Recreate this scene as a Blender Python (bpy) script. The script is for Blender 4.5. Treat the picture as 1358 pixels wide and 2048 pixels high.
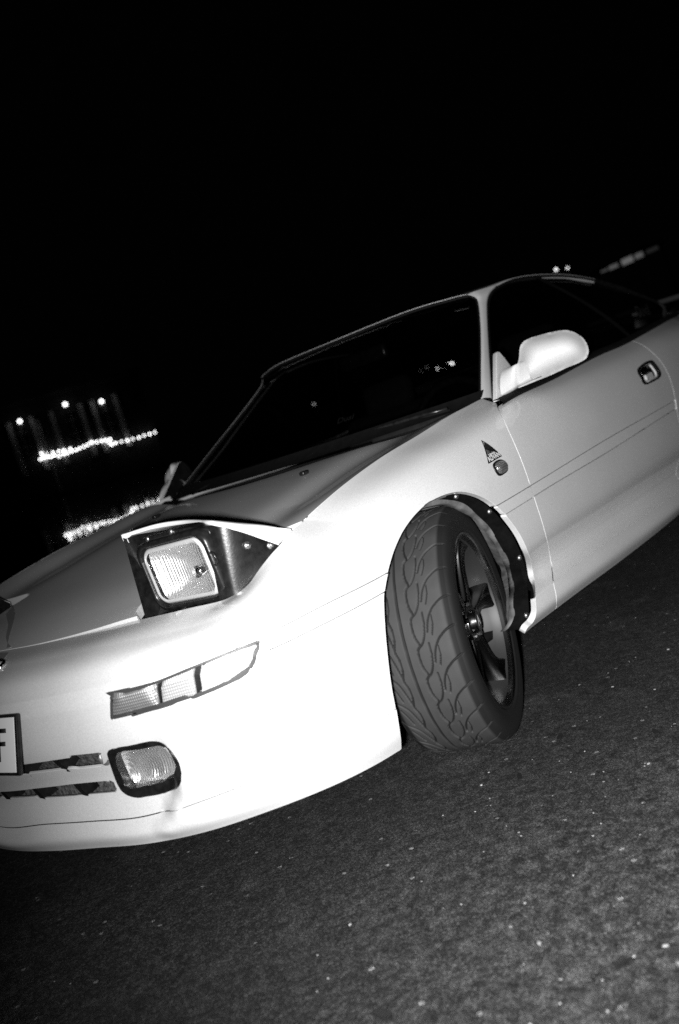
import bpy, bmesh, math, random
import numpy as np
from mathutils import Vector, Matrix
from mathutils.geometry import delaunay_2d_cdt
random.seed(7); rng = np.random.default_rng(7)
for o in list(bpy.data.objects): bpy.data.objects.remove(o)
SC = bpy.context.scene
# ================================================================ camera, night sky, camera flash, exposure
cam = bpy.data.objects.new('camera', bpy.data.cameras.new('camera')); SC.collection.objects.link(cam); SC.camera = cam
CAM = Vector((-0.89164, -1.94315, 0.79334))
F_ = Vector((0.77186933, 0.63197567, -0.06945852)); R_ = Vector((0.58950282, -0.75231963, -0.29411155)); U_ = Vector((0.23812635, -0.18606969, 0.95324389))
M = Matrix((R_, U_, -F_)).transposed().to_4x4(); M.translation = CAM; cam.matrix_world = M
cam.data.sensor_fit = 'VERTICAL'; cam.data.sensor_height = 36; cam.data.lens = 31.242
cam.data.clip_start = .02; cam.data.clip_end = 3000
cam.data.dof.use_dof = True; cam.data.dof.focus_distance = 2.05; cam.data.dof.aperture_fstop = 2.6
W = bpy.data.worlds.new('World'); SC.world = W; W.use_nodes = True
W.node_tree.nodes['Background'].inputs[0].default_value = (.6, .6, .6, 1)
W.node_tree.nodes['Background'].inputs[1].default_value = 0.0006
fl = bpy.data.lights.new('camera_flash', 'SPOT'); flo = bpy.data.objects.new('camera_flash', fl); SC.collection.objects.link(flo)
fl.energy = 385; fl.shadow_soft_size = .022; fl.spot_size = math.radians(90); fl.spot_blend = 1.0
FPOS = CAM - U_*.045 - R_*.060 - F_*.01
flo.location = FPOS
flo.rotation_euler = (F_ + R_*.31 - U_*.04).to_track_quat('-Z', 'Y').to_euler()
flo['kind'] = 'helper'
SC.view_settings.view_transform = 'Standard'; SC.view_settings.look = 'None'
SC.view_settings.exposure = 0; SC.view_settings.gamma = 1; SC.view_settings.use_curve_mapping = False
SC.render.engine = 'CYCLES'
SC.cycles.use_denoising = False
SC.cycles.max_bounces = 8; SC.cycles.transparent_max_bounces = 12; SC.cycles.caustics_reflective = True; SC.cycles.sample_clamp_indirect = 4
# ================================================================ materials
MATS = {}
def mat(name, col=.5, rough=.5, metal=0, coat=0, coat_r=.05, spec=.5, emit=0, noise=0, nscale=40, bump=0, bscale=200, build=None):
    if name in MATS: return MATS[name]
    m = bpy.data.materials.new(name); m.use_nodes = True; N = m.node_tree.nodes; L = m.node_tree.links
    b = N['Principled BSDF']; b.inputs['Base Color'].default_value = (col, col, col, 1)
    b.inputs['Roughness'].default_value = rough; b.inputs['Metallic'].default_value = metal
    b.inputs['Coat Weight'].default_value = coat; b.inputs['Coat Roughness'].default_value = coat_r
    b.inputs['Specular IOR Level'].default_value = spec
    if emit: b.inputs['Emission Color'].default_value = (1, 1, 1, 1); b.inputs['Emission Strength'].default_value = emit
    tc = N.new('ShaderNodeTexCoord')
    if noise:
        t = N.new('ShaderNodeTexNoise'); t.inputs['Scale'].default_value = nscale; t.inputs['Detail'].default_value = 8; L.new(tc.outputs['Object'], t.inputs[0])
        r = N.new('ShaderNodeMapRange'); r.inputs[1].default_value = .3; r.inputs[2].default_value = .7; r.inputs[3].default_value = col*(1-noise); r.inputs[4].default_value = col*(1+noise)
        L.new(t.outputs[0], r.inputs[0]); L.new(r.outputs[0], b.inputs['Base Color'])
    if bump:
        t = N.new('ShaderNodeTexNoise'); t.inputs['Scale'].default_value = bscale; t.inputs['Detail'].default_value = 4; L.new(tc.outputs['Object'], t.inputs[0])
        q = N.new('ShaderNodeBump'); q.inputs['Strength'].default_value = bump; q.inputs['Distance'].default_value = .002
        L.new(t.outputs[0], q.inputs['Height']); L.new(q.outputs[0], b.inputs['Normal'])
    if build: build(m, N, L, b, tc)
    MATS[name] = m; return m
def paint_nodes(m, N, L, b, tc):
    # pale pearl paint: flake lobe, clear coat, faint dust specks and stone chips
    v = N.new('ShaderNodeTexVoronoi'); v.inputs['Scale'].default_value = 34; L.new(tc.outputs['Object'], v.inputs[0])
    v.inputs['Randomness'].default_value = 1
    lt = N.new('ShaderNodeMath'); lt.operation = 'LESS_THAN'; lt.inputs[1].default_value = .035; L.new(v.outputs['Distance'], lt.inputs[0])
    wn = N.new('ShaderNodeMath'); wn.operation = 'GREATER_THAN'; wn.inputs[1].default_value = .93
    sx = N.new('ShaderNodeSeparateColor'); L.new(v.outputs['Color'], sx.inputs[0]); L.new(sx.outputs[0], wn.inputs[0])
    mu = N.new('ShaderNodeMath'); mu.operation = 'MULTIPLY'; L.new(lt.outputs[0], mu.inputs[0]); L.new(wn.outputs[0], mu.inputs[1])
    n = N.new('ShaderNodeTexNoise'); n.inputs['Scale'].default_value = 3; n.inputs['Detail'].default_value = 6; L.new(tc.outputs['Object'], n.inputs[0])
    r = N.new('ShaderNodeMapRange'); r.inputs[1].default_value = .3; r.inputs[2].default_value = .7; r.inputs[3].default_value = .74; r.inputs[4].default_value = .82; L.new(n.outputs[0], r.inputs[0])
    nd = N.new('ShaderNodeTexNoise'); nd.inputs['Scale'].default_value = 420; nd.inputs['Detail'].default_value = 3; nd.inputs['Roughness'].default_value = .8; L.new(tc.outputs['Object'], nd.inputs[0])
    rd = N.new('ShaderNodeMapRange'); rd.inputs[1].default_value = .3; rd.inputs[2].default_value = .7; rd.inputs[3].default_value = .80; rd.inputs[4].default_value = 1.12; L.new(nd.outputs[0], rd.inputs[0])
    m3 = N.new('ShaderNodeMath'); m3.operation = 'MULTIPLY'; L.new(r.outputs[0], m3.inputs[0]); L.new(rd.outputs[0], m3.inputs[1])
    mx = N.new('ShaderNodeMix'); mx.data_type = 'FLOAT'; L.new(mu.outputs[0], mx.inputs[0]); L.new(m3.outputs[0], mx.inputs[2]); mx.inputs[3].default_value = .25
    L.new(mx.outputs[0], b.inputs['Base Color'])
    n2 = N.new('ShaderNodeTexNoise'); n2.inputs['Scale'].default_value = 900; n2.inputs['Detail'].default_value = 2; L.new(tc.outputs['Object'], n2.inputs[0])
    q = N.new('ShaderNodeBump'); q.inputs['Strength'].default_value = .12; q.inputs['Distance'].default_value = .0004; L.new(n2.outputs[0], q.inputs['Height']); L.new(q.outputs[0], b.inputs['Normal'])
PAINT = mat('white_paint', .8, .5, 0, .8, .06, build=paint_nodes)
BLACKP = mat('black_plastic', .012, .28, 0, 0, noise=.5, nscale=60, bump=.1)
BLACKM = mat('matt_black', .004, .9, spec=.1, noise=.5)
RUBBER = mat('seal_rubber', .006, .75, spec=.15, noise=.3)
CHROME = mat('chrome', .8, .12, 1)
STEEL = mat('screw_steel', .35, .45, 1, noise=.3, nscale=300)
DIRTY = mat('dusty_liner_plastic', .13, .85, noise=.75, nscale=22, bump=.5, bscale=90)
WHITE = mat('plate_white', .85, .5)
GREYD = mat('grey_vinyl', .42, .4, .3)
SILV = mat('silver_vinyl', .8, .35, .3)
BLACKV = mat('black_vinyl', .01, .35)
SEATM = mat('dark_cloth', .012, .9, noise=.4)
def glass_mat(name, tint, rough=0.0, bumpf=None, fres=1.0):
    m = bpy.data.materials.new(name); m.use_nodes = True; N = m.node_tree.nodes; L = m.node_tree.links; N.remove(N['Principled BSDF'])
    out = N['Material Output']; tr = N.new('ShaderNodeBsdfTransparent'); tr.inputs[0].default_value = (tint, tint, tint, 1)
    gl = N.new('ShaderNodeBsdfGlossy'); gl.inputs['Roughness'].default_value = rough; gl.inputs['Color'].default_value = (fres, fres, fres, 1)
    fr = N.new('ShaderNodeFresnel'); ge = N.new('ShaderNodeNewGeometry'); io = N.new('ShaderNodeMapRange'); io.inputs[3].default_value = 1.5; io.inputs[4].default_value = 1/1.5; L.new(ge.outputs['Backfacing'], io.inputs[0]); L.new(io.outputs[0], fr.inputs[0]); mx = N.new('ShaderNodeMixShader')
    L.new(fr.outputs[0], mx.inputs[0]); L.new(tr.outputs[0], mx.inputs[1]); L.new(gl.outputs[0], mx.inputs[2]); L.new(mx.outputs[0], out.inputs[0])
    if bumpf:
        tc = N.new('ShaderNodeTexCoord'); h = bumpf(N, L, tc); q = N.new('ShaderNodeBump'); q.inputs['Strength'].default_value = 1; q.inputs['Distance'].default_value = .003
        L.new(h, q.inputs['Height']); L.new(q.outputs[0], gl.inputs['Normal']); L.new(q.outputs[0], fr.inputs['Normal'])
    return m
GLASS = glass_mat('tinted_window_glass', .30)
GLASSD = glass_mat('dark_tinted_glass', .28)
def wave(N, L, src, axis, period, prof='SIN'):
    s = N.new('ShaderNodeSeparateXYZ'); L.new(src, s.inputs[0])
    a = N.new('ShaderNodeMath'); a.operation = 'MULTIPLY'; a.inputs[1].default_value = 2*math.pi/period; L.new(s.outputs[axis], a.inputs[0])
    b = N.new('ShaderNodeMath'); b.operation = 'SINE'; L.new(a.outputs[0], b.inputs[0]); return b.outputs[0]
def ribs(period, amount=1.0, zones=True):
    def f(N, L, tc):
        w = wave(N, L, tc.outputs['Object'], 1, period)
        v = N.new('ShaderNodeTexVoronoi'); v.inputs['Scale'].default_value = 28; v.distance = 'CHEBYCHEV'; L.new(tc.outputs['Object'], v.inputs[0])
        m = N.new('ShaderNodeMath'); m.operation = 'MULTIPLY_ADD'; L.new(v.outputs['Distance'], m.inputs[0]); m.inputs[1].default_value = 2.2 if zones else 0; L.new(w, m.inputs[2]); return m.outputs[0]
    return f
LENSG = glass_mat('ribbed_lens_glass', .97, .12, ribs(.0052))
def refl_nodes(m, N, L, b, tc):
    h = ribs(.0054)(N, L, tc); q = N.new('ShaderNodeBump'); q.inputs['Strength'].default_value = .40; q.inputs['Distance'].default_value = .0012
    L.new(h, q.inputs['Height']); L.new(q.outputs[0], b.inputs['Normal'])
REFL = mat('lamp_reflector', .95, .30, .80, build=refl_nodes)
def grid_nodes(st):
    def f(m, N, L, b, tc):
        g = N.new('ShaderNodeTexCoord')
        w1 = wave(N, L, tc.outputs['UV'], 0, .0045); w2 = wave(N, L, tc.outputs['UV'], 1, .0045)
        a = N.new('ShaderNodeMath'); a.operation = 'MAXIMUM'; L.new(w1, a.inputs[0]); L.new(w2, a.inputs[1])
        q = N.new('ShaderNodeBump'); q.inputs['Strength'].default_value = st; q.inputs['Distance'].default_value = .0012; L.new(a.outputs[0], q.inputs['Height']); L.new(q.outputs[0], b.inputs['Normal'])
        r = N.new('ShaderNodeMapRange'); r.inputs[1].default_value = .1; r.inputs[2].default_value = 1; c = b.inputs['Base Color'].default_value[0]; r.inputs[3].default_value = c; r.inputs[4].default_value = c*.55
        L.new(a.outputs[0], r.inputs[0]); L.new(r.outputs[0], b.inputs['Base Color'])
    return f
LENS_DARK = mat('clear_grid_lens', .9, .50, .86, .3, build=grid_nodes(.30))
RIMG = mat('moulded_glass_edge', .62, .3)
LENS_MID = mat('frosted_grid_lens', .62, .4, .2, .6, build=grid_nodes(.4))
LENS_AMB = mat('pale_indicator_lens', .85, .4, .1, .5, build=grid_nodes(.15))
# ================================================================ mesh helpers
COL = SC.collection
def link(o, parent=None):
    COL.objects.link(o)
    if parent is not None: o.parent = parent
    return o
def empty(name, loc=(0, 0, 0)):
    e = bpy.data.objects.new(name, None); e.location = loc; e.empty_display_size = .2; COL.objects.link(e); return e
def mk(name, verts, faces, material, parent=None, smooth=True, normals=None, uvs=None):
    me = bpy.data.meshes.new(name); me.from_pydata([tuple(map(float, v)) for v in verts], [], [tuple(int(i) for i in f) for f in faces]); me.materials.append(material)
    if smooth: me.shade_smooth()
    if uvs is not None:
        l = me.uv_layers.new(name='uv'); idx = np.empty(len(me.loops), int); me.loops.foreach_get('vertex_index', idx)
        l.data.foreach_set('uv', np.asarray(uvs, float)[idx].ravel())
    if normals is not None: me.normals_split_custom_set_from_vertices([tuple(map(float, n)) for n in normals])
    o = bpy.data.objects.new(name, me); o['_n'] = 1 if normals is not None else 0
    del o['_n']; return link(o, parent)
def bmo(name, bm, material, parent=None, smooth=True, angle=None):
    bmesh.ops.recalc_face_normals(bm, faces=bm.faces)
    me = bpy.data.meshes.new(name); bm.to_mesh(me); bm.free(); me.materials.append(material)
    if smooth:
        me.shade_smooth()
        if angle: me.set_sharp_from_angle(angle=math.radians(angle))
    return link(bpy.data.objects.new(name, me), parent)
def mirror(o, parent=None, name=None):
    """mirrored copy (the car's other side)"""
    me0 = o.data; me = me0.copy()
    n = len(me.vertices); nr = None
    if me0.has_custom_normals:
        cn = np.empty(len(me0.loops)*3); me0.corner_normals.foreach_get('vector', cn); cn = cn.reshape(-1, 3)
        li = np.empty(len(me0.loops), int); me0.loops.foreach_get('vertex_index', li); nr = np.zeros((n, 3)); nr[li] = cn
    co = np.empty(n*3); me.vertices.foreach_get('co', co); co = co.reshape(-1, 3); co[:, 1] *= -1
    me.vertices.foreach_set('co', co.ravel()); me.flip_normals()
    if nr is not None: nr[:, 1] *= -1; me.normals_split_custom_set_from_vertices([tuple(x) for x in nr])
    me.update(); r = bpy.data.objects.new(name or o.name.split('.')[0], me)
    r.location = (o.location[0], -o.location[1], o.location[2]); return link(r, parent if parent is not None else o.parent)
def pip(P, poly):
    """points in polygon"""
    P = np.asarray(P); poly = np.asarray(poly); ins = np.zeros(len(P), bool); j = len(poly)-1
    for i in range(len(poly)):
        a, b = poly[i], poly[j]; c = (a[1] > P[:, 1]) != (b[1] > P[:, 1])
        with np.errstate(divide='ignore', invalid='ignore'): x = (b[0]-a[0])*(P[:, 1]-a[1])/(b[1]-a[1])+a[0]
        ins ^= c & (P[:, 0] < x); j = i
    return ins
def resample(p, step, scale=(1, 1), closed=False):
    p = [np.array(q, float) for q in p]; out = []
    n = len(p) if closed else len(p)-1
    for i in range(n):
        a, b = p[i], p[(i+1) % len(p)]; k = max(1, int(round(np.linalg.norm((b-a)*scale)/step)))
        out += [a+(b-a)*t/k for t in range(k)]
    if not closed: out.append(p[-1])
    return out
def smooth_line(p, n=6, closed=False):
    """Catmull-Rom through points"""
    p = [np.array(q, float) for q in p]; m = len(p); out = []
    for i in range(m if closed else m-1):
        g = (lambda k: p[k % m]) if closed else (lambda k: p[min(max(k, 0), m-1)])
        a, b, c, d = g(i-1), g(i), g(i+1), g(i+2)
        for t in np.linspace(0, 1, n, endpoint=False): out.append(.5*((2*b)+(c-a)*t+(2*a-5*b+4*c-d)*t*t+(3*b-3*c+d-a)*t**3))
    if not closed: out.append(p[-1])
    return out
LV = .07
def fill(outer, holes, scale, spacing):
    """constrained triangulation of a trimmed region -> points, triangles"""
    sc = np.array(scale); loops = [np.array(outer)*sc]+[np.array(h)*sc for h in holes]
    pts = []; edges = []
    for lp in loops:
        k = len(pts); pts += [tuple(q) for q in lp]; n = len(lp); edges += [(k+i, k+(i+1) % n) for i in range(n)]
    O = loops[0]; lo, hi = O.min(0), O.max(0)
    gx = np.arange(lo[0], hi[0], spacing); gy = np.arange(lo[1], hi[1], spacing*.87)
    G = np.array([(x+(spacing/2 if j % 2 else 0), y) for j, y in enumerate(gy) for x in gx])
    if len(G):
        keep = pip(G, O)
        for h in loops[1:]: keep &= ~pip(G, h)
        G = G[keep]; B = np.array(pts)
        if len(G):
            dmin = np.full(len(G), 9.)
            for k in range(0, len(B), 400):
                dmin = np.minimum(dmin, np.linalg.norm(G[:, None]-B[None, k:k+400], axis=2).min(1))
            pts += [tuple(q) for q in G[dmin > spacing*.45]]
    r = delaunay_2d_cdt([Vector(q) for q in pts], edges, [], 0, 1e-7)
    V = np.array([tuple(v) for v in r[0]]); T = np.array([f for f in r[2] if len(f) == 3])
    c = V[T].mean(1); keep = pip(c, O)
    for h in loops[1:]: keep &= ~pip(c, h)
    T = T[keep]; used = np.unique(T); mp = -np.ones(len(V), int); mp[used] = np.arange(len(used))
    return V[used]/sc, mp[T]
def inset(poly, gaps, g, P, Nn):
    """move the polygon inward by g metres on its flagged edges, measured on the surface"""
    poly = [np.array(q, float) for q in poly]; n = len(poly); A = np.array(poly)
    X = P(A[:, 0], A[:, 1]); NN = Nn(A[:, 0], A[:, 1]); e = 1e-3
    Su = (P(A[:, 0]+e, A[:, 1])-P(A[:, 0]-e, A[:, 1]))/(2*e); Sv = (P(A[:, 0], A[:, 1]+e)-P(A[:, 0], A[:, 1]-e))/(2*e)
    area = 0.5*np.sum(A[:, 0]*np.roll(A[:, 1], -1)-np.roll(A[:, 0], -1)*A[:, 1]); out = []
    for i in range(n):
        gp, gn = gaps[i-1], gaps[i]; tp = X[i]-X[i-1]; tn = X[(i+1) % n]-X[i]
        fl = np.sign(np.dot(np.cross(Su[i], Sv[i]), NN[i]))*np.sign(area)
        rows_ = []; rhs = []
        for t, gg in ((tp, gp), (tn, gn)):
            L = np.linalg.norm(t)
            if L < 1e-9: continue
            b = np.cross(NN[i], t/L)*fl; rows_.append([b@Su[i], b@Sv[i]]); rhs.append(g if gg else 0.)
        if len(rows_) == 2 and abs(np.dot(tp, tn))/(np.linalg.norm(tp)*np.linalg.norm(tn)+1e-12) > .97 and np.dot(tp, tn) > 0:
            rows_ = [np.mean(rows_, 0)]; rhs = [max(rhs)]
        d = np.linalg.lstsq(np.array(rows_), np.array(rhs), rcond=None)[0]
        L = np.linalg.norm(d[0]*Su[i]+d[1]*Sv[i])
        if L > 3*g: d *= 3*g/max(L, 1e-9)
        out.append(A[i]+d)
    return out
def panel(name, regions, material, parent, P, Nn, scale, spacing=.016, g=.0022, depth=.012, off=0, lip=.0012, dome=0, uv=False, edge=.007):
    """regions: list of (segments, holes); segments = [(points, gap?)...]; surface P(a,b) with normals Nn"""
    VV = []; FF = []; NO = []; UVs = []
    for segs, holes in regions:
        poly = []; gaps = []
        for pts, gp in segs:
            q = resample(pts, edge, scale); poly += q[:-1]; gaps += [gp]*(len(q)-1)
        keepi = [i for i in range(len(poly)) if np.linalg.norm((poly[i]-poly[i-1])*scale) > 1e-5]
        poly = [poly[i] for i in keepi]; gaps = [gaps[i] for i in keepi]
        ins = inset(poly, gaps, g, P, Nn) if g else poly
        if g: HL = []
        HL = []
        for h in holes:
            hq = resample(h, edge*.8, scale, closed=True); hg = inset(hq, [1]*len(hq), -g, P, Nn) if g else hq; HL.append(hg)
        A, T = fill(ins, HL, scale, spacing)
        X = P(A[:, 0], A[:, 1]); NN = Nn(A[:, 0], A[:, 1]); h = off
        if dome:
            B = np.array(resample(ins, .003, scale, closed=True))*scale; Q = A*scale
            dd = np.array([np.min(np.linalg.norm(B-q, axis=1)) for q in Q]); R = dome[1]
            h = off+dome[0]*np.sqrt(np.clip(1-(1-np.clip(dd/R, 0, 1))**2, 0, 1))
            nb = [[] for _ in range(len(A))]
            for a_, b_, c_ in T:
                nb[a_] += [b_, c_]; nb[b_] += [a_, c_]; nb[c_] += [a_, b_]
            free = [i for i in range(len(A)) if dd[i] > 1e-3]
            for _ in range(dome[2] if len(dome) > 2 else 4):
                h2 = h.copy()
                for i in free: h2[i] = .5*h[i]+.5*np.mean(h[nb[i]])
                h = h2
            X = X+NN*np.reshape(h, (-1, 1))
        else: X = X+NN*off
        # orient triangles along the normals
        c = np.cross(X[T[:, 1]]-X[T[:, 0]], X[T[:, 2]]-X[T[:, 0]]); flip = (c*NN[T[:, 0]]).sum(1) < 0; T[flip] = T[flip][:, ::-1]
        k = sum(len(v) for v in VV); VV.append(X); NO.append(NN if not dome else np.full_like(NN, np.nan)); FF += [tuple(t+k) for t in T]; UVs.append(A*scale)
        if depth:
            cnt = {}
            for a, b, c_ in T:
                for e in ((a, b), (b, c_), (c_, a)): cnt[tuple(sorted(e))] = cnt.get(tuple(sorted(e)), [])+[e]
            be = [v[0] for v in cnt.values() if len(v) == 1]
            # which boundary edges get a returned flange
            nog = []; i0 = 0
            for i in range(len(ins)):
                if not gaps[i]: nog.append((ins[i], ins[(i+1) % len(ins)]))
            if nog:
                a = np.array([q[0] for q in nog])*scale; b = np.array([q[1] for q in nog])*scale; kept = []
                for e in be:
                    m = (A[e[0]]+A[e[1]])/2*scale; ab = b-a; t = np.clip(((m-a)*ab).sum(1)/np.maximum((ab*ab).sum(1), 1e-12), 0, 1)
                    if np.min(np.linalg.norm(a+ab*t[:, None]-m, axis=1)) > 1e-4: kept.append(e)
                be = kept
            bout = {}
            for a, b in be:
                t = X[b]-X[a]; t /= np.linalg.norm(t)+1e-12; o = np.cross(t, NN[a])
                for i in (a, b): bout[i] = bout.get(i, 0)+o
            ids = {}; ring1 = []; ring2 = []; base = k+len(X); n1 = []
            for i, o in bout.items():
                o = o/(np.linalg.norm(o)+1e-12); ids[i] = len(ring1); ring1.append(X[i]+o*lip-NN[i]*lip); ring2.append(X[i]+o*lip-NN[i]*depth); n1.append(o)
            m_ = len(ring1)
            if m_:
                VV.append(np.array(ring1+ring2)); NO.append(np.array(n1+n1)); UVs.append(np.zeros((2*m_, 2)))
                for a, b in be:
                    ia, ib = ids[a], ids[b]; FF += [(k+b, k+a, base+ia, base+ib), (base+ib, base+ia, base+m_+ia, base+m_+ib)]
    V = np.concatenate(VV); NN = np.concatenate(NO)
    return mk(name, V, FF, material, parent, True, None if dome else NN, np.concatenate(UVs) if uv else None)
def skin_panel(name, regions, material, parent, **k): return panel(name, regions, material, parent, S, Sn, np.array([1, LV]), **k)
def BP(x, y): return np.stack([x, y, H(x, y)], 1)
def box(bm, c, s, rot=None, bev=0):
    r = bmesh.ops.create_cube(bm, size=1, matrix=Matrix.Translation(c) @ (rot.to_4x4() if rot else Matrix.Identity(4)) @ Matrix.Diagonal((*s, 1)))
    if bev: 
        es = list({e for v in r['verts'] for e in v.link_edges}); bmesh.ops.bevel(bm, geom=es, offset=bev, segments=2, affect='EDGES', profile=.5)
def cyl(bm, a, b, r1, r2=None, seg=24, cap=True):
    a, b = Vector(a), Vector(b); d = b-a; q = d.to_track_quat('Z', 'Y').to_matrix().to_4x4()
    bmesh.ops.create_cone(bm, cap_ends=cap, segments=seg, radius1=r1, radius2=r1 if r2 is None else r2, depth=d.length, matrix=Matrix.Translation((a+b)/2) @ q)
def grid_mesh(rowsP):
    """list of equally long rows of points -> verts, quads"""
    n = len(rowsP[0]); V = [p for r in rowsP for p in r]; Fq = []
    for i in range(len(rowsP)-1):
        for j in range(n-1): Fq.append((i*n+j, i*n+j+1, (i+1)*n+j+1, (i+1)*n+j))
    return V, Fq
def lathe(prof, seg=96, closed=False):
    """profile [(r, y)] turned about the Y axis"""
    P = [[(r*math.cos(t), y, r*math.sin(t)) for r, y in prof] for t in np.linspace(0, 2*math.pi, seg, endpoint=False)]
    n = len(prof); V = [p for r in P for p in r]; Fq = []
    for i in range(seg):
        k = (i+1) % seg
        for j in range(n-1): Fq.append((i*n+j, i*n+j+1, k*n+j+1, k*n+j))
    return V, Fq
def tube(pts, r, seg=10, closed=False):
    pts = [Vector(p) for p in pts]; n = len(pts); V = []; Fq = []
    for i, p in enumerate(pts):
        t = (pts[(i+1) % n]-pts[i-1]) if closed else (pts[min(i+1, n-1)]-pts[max(i-1, 0)])
        q = t.to_track_quat('Z', 'Y')
        for k in range(seg):
            a = 2*math.pi*k/seg; V.append(p+q @ Vector((r*math.cos(a), r*math.sin(a), 0)))
    for i in range(n if closed else n-1):
        for k in range(seg): Fq.append((i*seg+k, i*seg+(k+1) % seg, ((i+1) % n)*seg+(k+1) % seg, ((i+1) % n)*seg+k))
    if not closed: Fq += [tuple(range(seg))[::-1], tuple((n-1)*seg+k for k in range(seg))]
    return V, Fq
def flat_poly(name, poly, P, Nn, scale, material, parent, off=.0012, spacing=.03, thick=.0008):
    return panel(name, [([(list(poly)+[poly[0]], 1)], [])], material, parent, P, Nn, scale, spacing=spacing, g=0, depth=thick, off=off, lip=.0002, edge=.006)
# ---------------------------------------------------------------- body surface
# plan contour of the car at moulding height, x to the rear, y to the car's right
CON=np.array([(0,0),(.004,-.16),(.017,-.30),(.05,-.475),(.10,-.60),(.165,-.69),(.24,-.753),(.36,-.80),(.55,-.828),(.70,-.838),
 (.90,-.845),(1.10,-.847),(1.22,-.847),(1.30,-.847),(1.80,-.847),(2.40,-.846),(2.75,-.845),(3.30,-.845),(3.80,-.815),(4.06,-.70),(4.15,-.42),(4.17,0)],float)
def hermite(K,P,t,crease=None):
    """smooth curve through P at knots K"""
    K=np.asarray(K,float);P=np.asarray(P,float)
    h=np.diff(K);s=np.diff(P,axis=0)/h[:,None]
    m=np.empty_like(P);m[1:-1]=(h[1:,None]*s[:-1]+h[:-1,None]*s[1:])/(h[1:]+h[:-1])[:,None]
    m[0]=s[0];m[-1]=s[-1]
    t=np.atleast_1d(t);i=np.clip(np.searchsorted(K,t,side='right')-1,0,len(K)-2)
    H=h[i];x=((t-K[i])/H)[:,None];H=H[:,None]
    return (2*x**3-3*x**2+1)*P[i]+(x**3-2*x**2+x)*H*m[i]+(-2*x**3+3*x**2)*P[i+1]+(x**3-x**2)*H*m[i+1]
_k=np.concatenate([[0],np.cumsum(np.linalg.norm(np.diff(CON,axis=0),axis=1))])
_M=np.concatenate([CON*[1,-1],CON])  # guard for symmetric tangents at the nose
_Pm=np.concatenate([(CON*[1,-1])[1:][::-1],CON,]);_Km=np.concatenate([-_k[1:][::-1],_k])
def con(u): return hermite(_Km,_Pm,u)
def con_n(u,e=1e-3):
    t=con(np.atleast_1d(u)+e)-con(np.atleast_1d(u)-e);t/=np.linalg.norm(t,axis=1)[:,None]
    return t,np.stack([-t[:,1],t[:,0]],1)
U_ST=_k
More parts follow.
